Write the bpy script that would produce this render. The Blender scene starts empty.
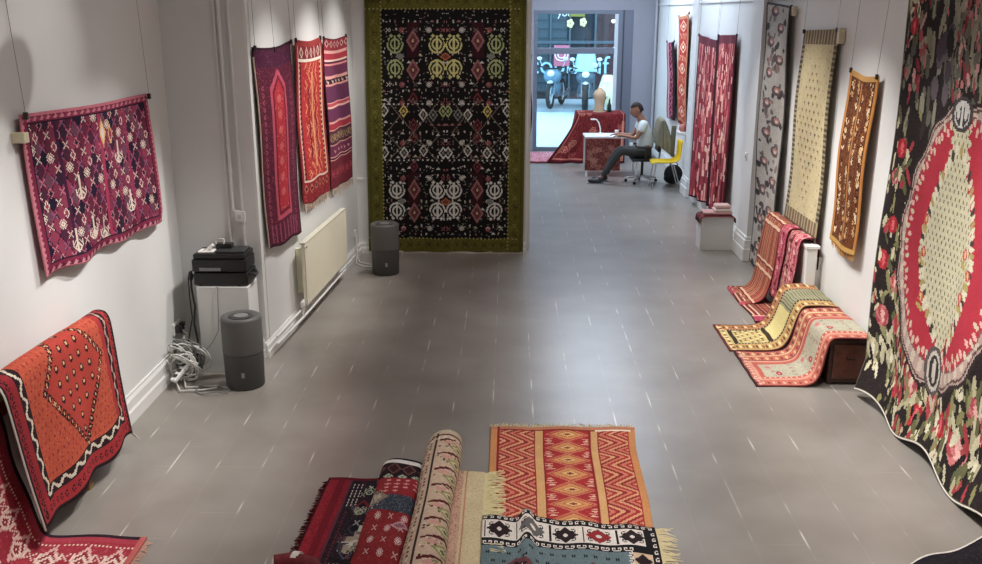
import bpy, bmesh, math, random
import numpy as np
from mathutils import Vector, Matrix
PI = math.pi
C = bpy.context.scene.collection

# ------------------------------------------------------------------ materials
def s2l(c):
    return tuple((x / 12.92 if x <= .04045 else ((x + .055) / 1.055) ** 2.4) for x in c)
def rgb(r, g, b): return s2l((r / 255, g / 255, b / 255))
MATS = {}
def mat(name, col, rough=.6, metal=0, noise=0, nscale=8, emit=None, estr=0, spec=None, bump=0, bscale=60, trans=0):
    if name in MATS: return MATS[name]
    m = bpy.data.materials.new(name); m.use_nodes = True
    nt = m.node_tree; b = nt.nodes['Principled BSDF']
    c = rgb(*col)
    b.inputs['Base Color'].default_value = (*c, 1); b.inputs['Roughness'].default_value = rough
    b.inputs['Metallic'].default_value = metal
    if spec is not None: b.inputs['Specular IOR Level'].default_value = spec
    if trans: b.inputs['Transmission Weight'].default_value = trans
    tc = nt.nodes.new('ShaderNodeTexCoord')
    if noise:
        n = nt.nodes.new('ShaderNodeTexNoise'); n.inputs['Scale'].default_value = nscale; n.inputs['Detail'].default_value = 4
        r = nt.nodes.new('ShaderNodeValToRGB')
        r.color_ramp.elements[0].position = .3; r.color_ramp.elements[1].position = .7
        r.color_ramp.elements[0].color = (*[x * (1 - noise) for x in c], 1)
        r.color_ramp.elements[1].color = (*[min(1, x * (1 + noise * .6)) for x in c], 1)
        nt.links.new(tc.outputs['Object'], n.inputs['Vector'])
        nt.links.new(n.outputs['Fac'], r.inputs['Fac']); nt.links.new(r.outputs['Color'], b.inputs['Base Color'])
    if bump:
        n = nt.nodes.new('ShaderNodeTexNoise'); n.inputs['Scale'].default_value = bscale
        bp = nt.nodes.new('ShaderNodeBump'); bp.inputs['Strength'].default_value = bump; bp.inputs['Distance'].default_value = .01
        nt.links.new(tc.outputs['Object'], n.inputs['Vector'])
        nt.links.new(n.outputs['Fac'], bp.inputs['Height']); nt.links.new(bp.outputs['Normal'], b.inputs['Normal'])
    if emit:
        b.inputs['Emission Color'].default_value = (*rgb(*emit), 1); b.inputs['Emission Strength'].default_value = estr
    MATS[name] = m
    return m

def weave_mat():
    m = bpy.data.materials.new('woven_wool'); m.use_nodes = True
    nt = m.node_tree; b = nt.nodes['Principled BSDF']
    b.inputs['Roughness'].default_value = .92; b.inputs['Specular IOR Level'].default_value = .15
    at = nt.nodes.new('ShaderNodeAttribute'); at.attribute_name = 'pattern'
    tc = nt.nodes.new('ShaderNodeTexCoord')
    n = nt.nodes.new('ShaderNodeTexNoise'); n.inputs['Scale'].default_value = 90; n.inputs['Detail'].default_value = 3
    n2 = nt.nodes.new('ShaderNodeTexNoise'); n2.inputs['Scale'].default_value = 5
    mr = nt.nodes.new('ShaderNodeMapRange'); mr.inputs['To Min'].default_value = .62; mr.inputs['To Max'].default_value = 1.3
    mr2 = nt.nodes.new('ShaderNodeMapRange'); mr2.inputs['To Min'].default_value = .8; mr2.inputs['To Max'].default_value = 1.15
    mm = nt.nodes.new('ShaderNodeMath'); mm.operation = 'MULTIPLY'
    vm = nt.nodes.new('ShaderNodeVectorMath'); vm.operation = 'SCALE'
    bp = nt.nodes.new('ShaderNodeBump'); bp.inputs['Strength'].default_value = .35; bp.inputs['Distance'].default_value = .008
    L = nt.links.new
    L(tc.outputs['Object'], n.inputs['Vector']); L(tc.outputs['Object'], n2.inputs['Vector'])
    L(n.outputs['Fac'], mr.inputs['Value']); L(n2.outputs['Fac'], mr2.inputs['Value'])
    L(mr.outputs['Result'], mm.inputs[0]); L(mr2.outputs['Result'], mm.inputs[1])
    L(at.outputs['Color'], vm.inputs[0]); L(mm.outputs['Value'], vm.inputs['Scale'])
    L(vm.outputs['Vector'], b.inputs['Base Color']); L(n.outputs['Fac'], bp.inputs['Height']); L(bp.outputs['Normal'], b.inputs['Normal'])
    return m
WOOL = weave_mat()

def floor_mat():
    m = bpy.data.materials.new('grey_floor_tiles'); m.use_nodes = True
    nt = m.node_tree; b = nt.nodes['Principled BSDF']; L = nt.links.new
    tc = nt.nodes.new('ShaderNodeTexCoord')
    mp = nt.nodes.new('ShaderNodeMapping'); mp.inputs['Rotation'].default_value = (0, 0, PI / 2)
    mp.inputs['Location'].default_value = (0.03, .125, 0)
    br = nt.nodes.new('ShaderNodeTexBrick')
    br.inputs['Scale'].default_value = 1; br.inputs['Brick Width'].default_value = .62; br.inputs['Row Height'].default_value = .3125
    br.inputs['Mortar Size'].default_value = .0035; br.inputs['Mortar Smooth'].default_value = .6
    br.inputs['Color1'].default_value = (*rgb(122, 117, 112), 1); br.inputs['Color2'].default_value = (*rgb(130, 125, 120), 1)
    br.inputs['Mortar'].default_value = (*rgb(215, 208, 198), 1)
    nz = nt.nodes.new('ShaderNodeTexNoise'); nz.inputs['Scale'].default_value = 1.7; nz.inputs['Detail'].default_value = 5
    base = nt.nodes.new('ShaderNodeValToRGB')
    base.color_ramp.elements[0].position = .3; base.color_ramp.elements[1].position = .72
    base.color_ramp.elements[0].color = (*rgb(128, 121, 114), 1); base.color_ramp.elements[1].color = (*rgb(146, 140, 134), 1)
    n2 = nt.nodes.new('ShaderNodeTexNoise'); n2.inputs['Scale'].default_value = 2.9; n2.inputs['Detail'].default_value = 1.5
    r2 = nt.nodes.new('ShaderNodeMapRange'); r2.inputs['From Min'].default_value = .53; r2.inputs['From Max'].default_value = .68
    r2.inputs['To Min'].default_value = .04; r2.inputs['To Max'].default_value = .85
    mul = nt.nodes.new('ShaderNodeMath'); mul.operation = 'MULTIPLY'
    mx = nt.nodes.new('ShaderNodeMixRGB'); mx.inputs['Color2'].default_value = (*rgb(214, 208, 200), 1)
    L(tc.outputs['Object'], mp.inputs['Vector']); L(mp.outputs['Vector'], br.inputs['Vector'])
    L(tc.outputs['Object'], nz.inputs['Vector']); L(nz.outputs['Fac'], base.inputs['Fac'])
    L(tc.outputs['Object'], n2.inputs['Vector']); L(n2.outputs['Fac'], r2.inputs['Value'])
    sx = nt.nodes.new('ShaderNodeSeparateXYZ'); L(tc.outputs['Object'], sx.inputs[0])
    def mth(op, a, b_=None):
        q = nt.nodes.new('ShaderNodeMath'); q.operation = op
        for k, v in ((0, a), (1, b_)):
            if v is None: continue
            if isinstance(v, (int, float)): q.inputs[k].default_value = v
            else: L(v, q.inputs[k])
        return q.outputs[0]
    fr = mth('FRACT', mth('ADD', mth('DIVIDE', sx.outputs['X'], .3125), 100.376 + .5))
    line = mth('LESS_THAN', mth('ABSOLUTE', mth('SUBTRACT', fr, .5)), .013)
    cross = mth('MULTIPLY', br.outputs['Fac'], .22)
    jf = mth('MAXIMUM', line, cross)
    L(jf, mul.inputs[0]); L(r2.outputs['Result'], mul.inputs[1])
    L(mul.outputs['Value'], mx.inputs['Fac']); L(base.outputs['Color'], mx.inputs['Color1']); L(mx.outputs['Color'], b.inputs['Base Color'])
    n3 = nt.nodes.new('ShaderNodeTexNoise'); n3.inputs['Scale'].default_value = 3; n3.inputs['Detail'].default_value = 6
    r3 = nt.nodes.new('ShaderNodeMapRange'); r3.inputs['To Min'].default_value = .24; r3.inputs['To Max'].default_value = .36
    L(tc.outputs['Object'], n3.inputs['Vector']); L(n3.outputs['Fac'], r3.inputs['Value']); b.inputs['Roughness'].default_value = .3
    b.inputs['Specular IOR Level'].default_value = .55
    return m

def M_wall(): return mat('white_wall_paint', (222, 221, 219), .75, noise=.035, nscale=1.3, bump=.05, bscale=30)

# ------------------------------------------------------------------ mesh builder
class MB:
    def __init__(s): s.v = []; s.f = []; s.mi = []; s.cur = 0
    def quad_grid(s, P):       # P[j][i]
        b = len(s.v); nj = len(P); ni = len(P[0])
        for row in P: s.v += [tuple(p) for p in row]
        for j in range(nj - 1):
            for i in range(ni - 1):
                a = b + j * ni + i; s.f.append((a, a + 1, a + 1 + ni, a + ni)); s.mi.append(s.cur)
    def box(s, x0, y0, z0, x1, y1, z1, M=None):
        b = len(s.v)
        for z in (z0, z1):
            for (x, y) in ((x0, y0), (x1, y0), (x1, y1), (x0, y1)):
                p = Vector((x, y, z)); s.v.append(tuple(M @ p if M else p))
        for f in ((0, 3, 2, 1), (4, 5, 6, 7), (0, 1, 5, 4), (1, 2, 6, 5), (2, 3, 7, 6), (3, 0, 4, 7)):
            s.f.append(tuple(b + i for i in f)); s.mi.append(s.cur)
        return s
    def tube(s, pts, r, n=8, closed=False):
        pts = [Vector(p) for p in pts]; b = len(s.v); N = len(pts)
        rs = r if isinstance(r, (list, tuple)) else [r] * N
        up = None
        for k, p in enumerate(pts):
            if closed: t = pts[(k + 1) % N] - pts[k - 1]
            else: t = pts[min(k + 1, N - 1)] - pts[max(k - 1, 0)]
            t.normalize()
            if up is None: up = Vector((0, 0, 1)) if abs(t.z) < .9 else Vector((1, 0, 0))
            a = t.cross(up)
            if a.length < 1e-5: a = t.cross(Vector((1, 0, 0)))
            a.normalize(); c = a.cross(t).normalized(); up = c
            for q in range(n):
                an = 2 * PI * q / n; s.v.append(tuple(p + (a * math.cos(an) + c * math.sin(an)) * rs[k]))
        for k in range(N if closed else N - 1):
            k2 = (k + 1) % N
            for q in range(n):
                q2 = (q + 1) % n
                s.f.append((b + k * n + q, b + k * n + q2, b + k2 * n + q2, b + k2 * n + q)); s.mi.append(s.cur)
        if not closed:
            s.f.append(tuple(b + q for q in range(n))[::-1]); s.mi.append(s.cur)
            s.f.append(tuple(b + (N - 1) * n + q for q in range(n))); s.mi.append(s.cur)
        return s
    def lathe(s, prof, c=(0, 0, 0), n=32, M=None):
        b = len(s.v)
        for (r, z) in prof:
            for q in range(n):
                an = 2 * PI * q / n; p = Vector((r * math.cos(an), r * math.sin(an), z))
                if M: p = M @ p
                s.v.append((p.x + c[0], p.y + c[1], p.z + c[2]))
        for k in range(len(prof) - 1):
            for q in range(n):
                q2 = (q + 1) % n
                s.f.append((b + k * n + q, b + k * n + q2, b + (k + 1) * n + q2, b + (k + 1) * n + q)); s.mi.append(s.cur)
        s.f.append(tuple(b + q for q in range(n))[::-1]); s.mi.append(s.cur)
        s.f.append(tuple(b + (len(prof) - 1) * n + q for q in range(n))); s.mi.append(s.cur)
        return s
    def ball(s, c, rx, ry=None, rz=None, n=16, M=None):
        ry = ry or rx; rz = rz or rx
        prof = []
        b = len(s.v); m = max(6, n // 2)
        for k in range(m + 1):
            th = PI * k / m - PI / 2
            for q in range(n):
                an = 2 * PI * q / n
                p = Vector((rx * math.cos(th) * math.cos(an), ry * math.cos(th) * math.sin(an), rz * math.sin(th)))
                if M: p = M @ p
                s.v.append((p.x + c[0], p.y + c[1], p.z + c[2]))
        for k in range(m):
            for q in range(n):
                q2 = (q + 1) % n
                s.f.append((b + k * n + q, b + k * n + q2, b + (k + 1) * n + q2, b + (k + 1) * n + q)); s.mi.append(s.cur)
        return s
    def prism(s, poly, axis, a0, a1):   # poly in the two other axes
        b = len(s.v); n = len(poly)
        for a in (a0, a1):
            for (p, q) in poly:
                s.v.append({'x': (a, p, q), 'y': (p, a, q), 'z': (p, q, a)}[axis])
        s.f.append(tuple(range(b, b + n))); s.f.append(tuple(range(b + 2 * n - 1, b + n - 1, -1))); s.mi += [s.cur] * 2
        for i in range(n):
            j = (i + 1) % n; s.f.append((b + i, b + j, b + n + j, b + n + i)); s.mi.append(s.cur)
        return s
    def build(s, name, m, parent=None, smooth=False, bevel=0, loc=None):
        me = bpy.data.meshes.new(name)
        org = Vector((0, 0, 0))
        if parent is not None and parent.type == 'EMPTY': org = Vector(parent.matrix_basis.translation)
        me.from_pydata(s.v, [], s.f)
        for mm in (m if isinstance(m, (list, tuple)) else [m]): me.materials.append(mm)
        for i, p in enumerate(me.polygons):
            p.material_index = s.mi[i]; p.use_smooth = smooth
        bm = bmesh.new(); bm.from_mesh(me); bmesh.ops.remove_doubles(bm, verts=bm.verts, dist=1e-5)
        bmesh.ops.recalc_face_normals(bm, faces=bm.faces); bm.to_mesh(me); bm.free()
        o = bpy.data.objects.new(name, me); C.objects.link(o)
        if parent is not None:
            o.parent = parent
            if org.length: me.transform(Matrix.Translation(-org))
        if smooth:
            for p in me.polygons: p.use_smooth = True
            try: me.set_sharp_from_angle(angle=math.radians(45))
            except Exception: pass
        if bevel:
            b = o.modifiers.new('bevel', 'BEVEL'); b.width = bevel; b.segments = 2; b.limit_method = 'ANGLE'
        return o

def tag(o, label, cat, group=None):
    o['label'] = label; o['category'] = cat
    if group: o['group'] = group
    return o
def thing(name, label, cat, loc=(0, 0, 0), group=None):
    o = bpy.data.objects.new(name, None); o.location = loc; C.objects.link(o); o.empty_display_size = .1
    return tag(o, label, cat, group)
def struct(o): o['kind'] = 'structure'; return o
def sbox(name, x0, y0, z0, x1, y1, z1, m, parent=None, bevel=0):
    o = MB().box(x0, y0, z0, x1, y1, z1).build(name, m, parent, bevel=bevel)
    if parent is None: struct(o)
    return o

# ------------------------------------------------------------------ woven pattern canvases
class Cv:
    def __init__(s, w, h, base, seed=0):
        s.w, s.h = w, h; s.a = np.zeros((h, w, 3)); s.a[:] = s2l(np.array(base) / 255.)
        s.X, s.Y = np.meshgrid((np.arange(w) + .5) / w, (np.arange(h) + .5) / h)
        s.R = np.random.RandomState(seed)
        s.ar = h / w
    def put(s, m, c): s.a[m] = s2l([x / 255. for x in c])
    def box(s, x0, y0, x1, y1, c): s.put((s.X >= x0) & (s.X < x1) & (s.Y >= y0) & (s.Y < y1), c)
    def frame(s, d0, d1, c, pw=1.0):
        # ring between cell distances d0 and d1 from the edge (pw scales rows)
        dx = np.minimum(s.X, 1 - s.X) * s.w; dy = np.minimum(s.Y, 1 - s.Y) * s.h * pw
        d = np.minimum(dx, dy); m = (d >= d0) & (d < d1); s.put(m, c); return m
    def dia(s, cx, cy, rx, ry, c, c2=None, c3=None, clip=None):
        d = abs(s.X - cx) / rx + abs(s.Y - cy) / ry
        k = np.ones_like(d, bool) if clip is None else clip
        s.put((d < 1) & k, c)
        if c2: s.put((d < .66) & k, c2)
        if c3: s.put((d < .33) & k, c3)
    def ell(s, cx, cy, rx, ry, c, rot=0, r0=0, clip=None):
        dx = (s.X - cx); dy = (s.Y - cy)
        if rot:
            A = s.ar; co, si = math.cos(rot), math.sin(rot)
            dx, dy = dx * co + dy * A * si, (-dx * si + dy * A * co) / A
        d = (dx / rx) ** 2 + (dy / ry) ** 2; m = (d < 1) & (d >= r0 * r0)
        if clip is not None: m &= clip
        s.put(m, c); return m
    def bmp(s, cx, cy, rows, c, mx=1, my=1, flip=False, c2=None):
        H = len(rows); W = len(rows[0]); x0 = int(round(cx * s.w - W * mx / 2)); y0 = int(round(cy * s.h - H * my / 2))
        for c_, ch in ((c, '#'), (c2, 'o')):
            if c_ is None: continue
            cc = s2l([x / 255. for x in c_])
            for j, r in enumerate(rows):
                for i, q in enumerate(r):
                    if q != ch: continue
                    ii = (W - 1 - i) if flip else i
                    xa, ya = x0 + ii * mx, y0 + j * my
                    s.a[max(0, ya):max(0, ya + my), max(0, xa):max(0, xa + mx)] = cc
    def zig(s, x0, y0, x1, y1, per, amp, th, c, ph=0, vertical=True):
        # zigzag band lines
        if vertical:
            t = (s.Y * s.h / per + ph) % 1; tri = abs(t - .5) * 2 * amp
            q = (s.X * s.w - tri)
        else:
            t = (s.X * s.w / per + ph) % 1; tri = abs(t - .5) * 2 * amp
            q = (s.Y * s.h - tri)
        m = (s.X >= x0) & (s.X < x1) & (s.Y >= y0) & (s.Y < y1)
        return m, q, th
    def chev(s, x0, y0, x1, y1, per, amp, rep, th, c, vertical=True, ph=0):
        m, q, _ = s.zig(x0, y0, x1, y1, per, amp, th, c, ph, vertical)
        s.put(m & ((q % rep) < th), c)
    def speck(s, x0, y0, x1, y1, dens, cols, clip=None, sz=(1, 1)):
        n = int((x1 - x0) * s.w * (y1 - y0) * s.h * dens)
        for _ in range(n):
            i = int(s.R.uniform(x0, x1) * s.w); j = int(s.R.uniform(y0, y1) * s.h)
            if clip is not None and not clip[min(j, s.h - 1), min(i, s.w - 1)]: continue
            s.a[j:j + sz[1], i:i + sz[0]] = s2l([q / 255. for q in cols[s.R.randint(len(cols))]])
    def stripesY(s, x0, x1, ys, c):
        for (a, b) in ys: s.box(x0, a, x1, b, c)

B_HOOK = ["..###", ".#...", ".#.#.", ".###.", "....."]
B_ELI = ["#.....#", ".#...#.", "..#.#..", "#..#..#", ".#####.", "#..#..#", "..#.#..", ".#...#.", "#.....#"]
B_FLOW = ["...###.###...", "..#.......#..", ".#..##.##..#.", "#..#.....#..#", "#.#..#.#..#.#", "#..#.....#..#", ".##..#.#..##.", "..#..#.#..#..", "...##...##..."]
B_CUP = ["#..#...#..#", "#.#..#..#.#", "##..###..##", "#..##.##..#", "#.##...##.#", ".##..#..##.", "..##...##..", "...#####..."]
B_STAR = ["..#.#..", ".#.#.#.", "#.###.#", ".##o##.", "#.###.#", ".#.#.#.", "..#.#.."]
B_X = ["#...#", ".#.#.", "..#..", ".#.#.", "#...#"]
B_TRI = ["..#..", ".###.", "#####"]
B_BIRD = ["#...", "##.#", ".###", "..#."]
B_DIA = ["...#...", "..#.#..", ".#.o.#.", "#.ooo.#", ".#.o.#.", "..#.#..", "...#..."]
B_BAR = ["#.#", "#.#", "###", "#.#", "#.#"]
B_C = [".##", "#..", "#.#", ".#."]

def make_rug(name, S, cv, label=None, cat='rug', thick=.008, group=None, parent=None, off=-1, nu=None, nv=None):
    """S(u,v)->xyz arrays ; cv row 0 at v=0"""
    W, H = cv.w, cv.h
    u = np.linspace(0, 1, W + 1); v = np.linspace(0, 1, H + 1)
    U, V = np.meshgrid(u, v); x, y, z = S(U, V)
    P = np.stack([x, y, z], -1).reshape(-1, 3)
    i = np.arange(W)[None, :]; j = np.arange(H)[:, None]; a = j * (W + 1) + i
    F = np.stack([a, a + W + 1, a + W + 2, a + 1], -1).reshape(-1, 4)
    me = bpy.data.meshes.new(name)
    me.vertices.add(len(P)); me.vertices.foreach_set('co', P.astype(np.float32).ravel())
    me.loops.add(F.size); me.loops.foreach_set('vertex_index', F.astype(np.int32).ravel())
    me.polygons.add(len(F)); me.polygons.foreach_set('loop_start', np.arange(0, F.size, 4, dtype=np.int32))
    me.polygons.foreach_set('loop_total', np.full(len(F), 4, dtype=np.int32))
    me.update(calc_edges=True); me.validate()
    at = me.color_attributes.new('pattern', 'FLOAT_COLOR', 'CORNER')
    A_ = cv.a; lum = A_ @ np.array([.25, .6, .15]); cv.a = A_ * .84 + lum[..., None] * .16
    col = np.ones((len(F), 4, 4), np.float32); col[:, :, :3] = cv.a.reshape(-1, 3)[:, None, :]
    at.data.foreach_set('color', col.ravel())
    me.polygons.foreach_set('use_smooth', np.ones(len(F), bool))
    me.materials.append(WOOL)
    o = bpy.data.objects.new(name, me); C.objects.link(o)
    md = o.modifiers.new('thickness', 'SOLIDIFY'); md.thickness = thick; md.offset = off
    if parent is not None: o.parent = parent
    else: tag(o, label, cat, group)
    o['_'] = 0; del o['_']
    return o

def chaikin(p, n=3):
    p = [np.array(q, float) for q in p]
    for _ in range(n):
        q = [p[0]]
        for a, b in zip(p[:-1], p[1:]): q += [a * .75 + b * .25, a * .25 + b * .75]
        q.append(p[-1]); p = q
    return np.array(p)
def path_at(p, t):
    d = np.r_[0, np.cumsum(np.linalg.norm(np.diff(p, axis=0), axis=1))]; d /= d[-1]
    return [np.interp(t, d, p[:, k]) for k in range(p.shape[1])]

def flat4(TL, TR, BL, BR, wave=None):
    TL, TR, BL, BR = map(np.array, (TL, TR, BL, BR))
    n = np.cross(TR - TL, BL - TL); n = n / np.linalg.norm(n)
    def S(U, V):
        P = (TL * ((1 - U) * (1 - V))[..., None] + TR * (U * (1 - V))[..., None] + BL * ((1 - U) * V)[..., None] + BR * (U * V)[..., None])
        if wave is not None:
            d = wave(U, V)
            if isinstance(d, tuple):
                P = P + n * d[0][..., None]; P[..., 2] += d[1]
            else: P = P + n * d[..., None]
        return P[..., 0], P[..., 1], P[..., 2]
    return S
def fringe(name, parent, pts, dirv, ln, n, col, rad=.0018, seed=1, label=None):
    """strands along the polyline pts"""
    R = random.Random(seed); p = np.array(pts, float); m = MB(); dv = Vector(dirv).normalized()
    for k in range(n):
        q = Vector([float(c) for c in path_at(p, (k + .5) / n)])
        side = (Vector(pts[-1]) - Vector(pts[0])).normalized()
        l = ln * R.uniform(.6, 1.15); a = side * R.uniform(-.4, .4) * l
        e = q + dv * l + a
        mid = q.lerp(e, .5) + Vector((0, 0, R.uniform(-.2, .5) * l * .15)) + side * R.uniform(-.15, .15) * l
        m.tube([q, mid, e], [rad, rad, rad * .7], 3)
    o = m.build(name, mat('fringe_%s' % (str(col)), col, .9, spec=.1), parent)
    if label: o['label'] = label
    return o
def wires(parent, tops, z1=4.05, r=.0016, pin=True):
    for (x, y, z, x1, y1) in tops:
        MB().tube([(x, y, z), (x1, y1, z1)], r, 5).build('hanging_wire', mat('wire_steel', (105, 100, 95), .5, .4), parent)
        if pin:
            MB().box(x - .012, y - .012, z - .03, x + .012, y + .012, z + .012).build('clip', mat('clip_dark', (50, 45, 42), .4, .3), parent, bevel=.003)

# ================================================================== the room
WALL = M_wall(); TRIM = mat('white_gloss_trim', (228, 227, 224), .4); GREYW = mat('grey_painted_wall', (150, 150, 160), .75, noise=.03, nscale=1.5)
fl = MB().box(-3.2, -2.5, -.1, 3.5, 21.55, 0).build('floor', floor_mat()); struct(fl)
sbox('ceiling', -3.4, -2.6, 4.4, 3.6, 21.6, 4.5, mat('ceiling_paint', (225, 224, 222), .8))
sbox('wall_left', -3.1, -2.5, 0, -2.87, 8.05, 4.4, WALL)
sbox('wall_left_return', -3.1, 8.05, 0, -2.18, 8.2, 4.4, WALL)
o = MB().prism([(-2.17, 8.2), (-1.93, 12.0), (-2.6, 12.0), (-2.6, 8.2)], 'z', 0, 4.4).build('wall_left_middle', WALL); struct(o)
sbox('wall_partition', -2.2, 12.0, 0, .215, 12.25, 4.4, WALL)
sbox('wall_left_far', -.1, 12.25, 0, .27, 21.45, 4.4, WALL)
sbox('wall_right', 3.05, -2.5, 0, 3.3, 15.9, 4.4, WALL)
sbox('wall_right_far', 3.2, 15.9, 0, 3.5, 21.45, 4.4, WALL)
sbox('wall_back', -3.1, -2.7, 0, 3.3, -2.5, 4.4, WALL)
# far wall around the shop window
o = MB()
o.box(.27, 21.4, 0, .52, 21.55, 4.4); o.box(.52, 21.4, 3.04, 2.66, 21.55, 4.4); o.box(2.66, 21.4, 0, 3.5, 21.55, 4.4)
struct(o.build('wall_far', GREYW))
# projecting piers on the right
for i, (y0, y1, x0) in enumerate(((11.65, 12.15, 2.96), (15.9, 16.35, 3.0))):
    sbox('wall_right_pier_%d' % (i + 1), x0, y0, 0, 3.06 if i == 0 else 3.22, y1, 4.4, WALL)
# door linings / pilaster at the return wall
sbox('trim_1', -2.42, 8.03, 0, -2.405, 8.05, 4.4, TRIM); sbox('trim_2', -2.30, 8.02, 0, -2.285, 8.05, 4.4, TRIM)
sbox('trim_3', -2.18, 8.05, .2, -2.16, 8.13, 4.4, TRIM)
# dado panel + ledge beside the big kilim
sbox('trim_4', -1.945, 11.975, 0, -1.78, 12.0, .95, TRIM, bevel=.004); sbox('trim_5', -1.945, 11.955, .95, -1.78, 12.0, .98, TRIM, bevel=.004)
sbox('trim_6', .215, 12.0, 0, .235, 12.26, 4.4, TRIM)
# picture rails
sbox('trim_7', 3.02, -2.4, 3.13, 3.05, 11.65, 3.17, TRIM, bevel=.005); sbox('trim_8', 3.02, 12.15, 3.13, 3.05, 15.9, 3.17, TRIM, bevel=.005)
sbox('trim_9', 3.17, 16.35, 3.13, 3.2, 21.4, 3.17, TRIM, bevel=.005)

def baseboard(name, p0, p1, n, h=.2, t=.022):
    """stepped moulded skirting from p0 to p1, n = direction into the room"""
    p0 = Vector((*p0, 0)); p1 = Vector((*p1, 0)); n = Vector((*n, 0)).normalized()
    prof = [(0, 0), (t * 1.5, 0), (t * 1.5, h * .42), (t * 1.05, h * .5), (t * 1.05, h * .8), (t * .5, h * .92), (t * .5, h), (0, h)]
    m = MB(); b = len(m.v)
    for p in (p0, p1):
        for (d, z) in prof: m.v.append(tuple(p + n * d + Vector((0, 0, z))))
    k = len(prof)
    m.f.append(tuple(range(k))); m.f.append(tuple(range(2 * k - 1, k - 1, -1))); m.mi += [0, 0]
    for i in range(k):
        j = (i + 1) % k; m.f.append((i, j, k + j, k + i)); m.mi.append(0)
    return struct(m.build(name, TRIM))
baseboard('baseboard_left', (-2.87, -2.4), (-2.87, 8.05), (1, 0), .22)
baseboard('baseboard_left_return', (-2.84, 8.05), (-2.18, 8.05), (0, -1), .2)
baseboard('baseboard_left_middle', (-2.18, 8.05), (-1.93, 12.0), (1, -.06), .14)
baseboard('baseboard_partition', (-1.93, 11.975), (.215, 11.975), (0, -1), .16)
baseboard('baseboard_right', (3.05, -2.4), (3.05, 11.65), (-1, 0), .22)
baseboard('baseboard_right_middle', (3.05, 12.15), (3.05, 15.9), (-1, 0), .22)
baseboard('baseboard_right_far', (3.2, 16.35), (3.2, 21.4), (-1, 0), .2)
baseboard('baseboard_far', (2.68, 21.4), (3.2, 21.4), (0, -1), .2)
def pier_base(name, x0, y0, y1, x1):
    m = MB(); m.box(x0 - .05, y0 - .05, 0, x1, y1 + .05, .16); m.box(x0 - .035, y0 - .035, .16, x1, y1 + .035, .27); m.box(x0 - .02, y0 - .02, .27, x1, y1 + .02, .31)
    return struct(m.build(name, TRIM, bevel=.008))
pier_base('trim_10', 2.96, 11.65, 12.15, 3.05); pier_base('trim_11', 3.0, 15.9, 16.35, 3.19)

# shop window
FR = mat('window_frame_grey', (112, 118, 132), .4, .2)
win = MB(); win.box(.52, 21.4, .0, .6, 21.5, 3.04); win.box(2.34, 21.38, 0, 2.66, 21.5, 3.04)
win.box(.6, 21.4, 2.96, 2.34, 21.5, 3.04); win.box(.6, 21.4, 0, 2.34, 21.5, .09)
w1 = struct(win.build('window_1', FR, bevel=.006))
MB().box(.6, 21.41, 2.12, 2.34, 21.49, 2.25).build('window_transom', FR, w1, bevel=.005)
MB().box(2.27, 21.39, .09, 2.34, 21.46, 2.96).build('window_post', mat('window_white_edge', (205, 214, 222), .4), w1)
MB().box(2.44, 21.365, 0, 2.47, 21.38, 3.04).build('window_groove', mat('window_dark_edge', (60, 66, 78), .5), w1)
def glass_mat():
    m = bpy.data.materials.new('clear_glass'); m.use_nodes = True; nt = m.node_tree; nt.nodes.clear()
    out = nt.nodes.new('ShaderNodeOutputMaterial'); mix = nt.nodes.new('ShaderNodeMixShader'); tr = nt.nodes.new('ShaderNodeBsdfTransparent')
    gl = nt.nodes.new('ShaderNodeBsdfGlossy'); gl.inputs['Roughness'].default_value = .02; mix.inputs['Fac'].default_value = .06
    tr.inputs['Color'].default_value = (.93, .97, .98, 1)
    nt.links.new(tr.outputs[0], mix.inputs[1]); nt.links.new(gl.outputs[0], mix.inputs[2]); nt.links.new(mix.outputs[0], out.inputs[0]); return m
MB().box(.6, 21.44, .09, 2.34, 21.452, 2.96).build('window_glass', glass_mat(), w1)

# switches, pipes
def switch(loc, dx, dy, label):
    t = thing('light_switch', label, 'switch', loc)
    x, y, z = loc
    if dx: MB().box(x, y - .045, z - .045, x + dx, y + .045, z + .045).build('plate', TRIM, t, bevel=.004); MB().box(x + dx * 1.0, y - .015, z - .02, x + dx * 1.7, y + .015, z + .02).build('rocker', mat('switch_grey', (190, 190, 190), .4), t, bevel=.002)
    else: MB().box(x - .045, y + dy, z - .045, x + .045, y, z + .045).build('plate', TRIM, t, bevel=.004); MB().box(x - .015, y + dy * 1.7, z - .02, x + .015, y + dy, z + .02).build('rocker', mat('switch_grey', (190, 190, 190), .4), t, bevel=.002)
switch((-2.31, 8.02, 1.31), 0, -.016, 'small white light switch on the wall above the black printer')
switch((2.96, 11.95, 1.27), -.014, 0, 'small white light switch on the right wall beside the tall floral runner')
pp = thing('wall_pipe', 'thin white vertical pipe on the wall above the black printer', 'pipe', (-2.37, 8.02, 0))
MB().tube([(-2.37, 8.02, 1.36), (-2.37, 8.02, 4.38)], .013, 10).build('pipe', TRIM, pp, smooth=True)
for z in (1.7, 2.6, 3.3): MB().lathe([(.019, -.012), (.019, .012)], (-2.37, 8.02, z), 12).build('bracket', TRIM, pp)
MB().tube([(-2.37, 8.02, 1.36), (-2.31, 8.026, 1.35)], .008, 8).build('elbow', TRIM, pp)
for (px, lab) in ((3.13, 'thin vertical pipe in the far right corner beside the grey wall'),):
    p2 = tag(MB().tube([(3.14, 21.3, 0), (3.14, 21.3, 4.38)], .03, 10).build('corner_pipe', mat('pipe_grey', (170, 172, 178), .5), smooth=True), lab, 'pipe')
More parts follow.
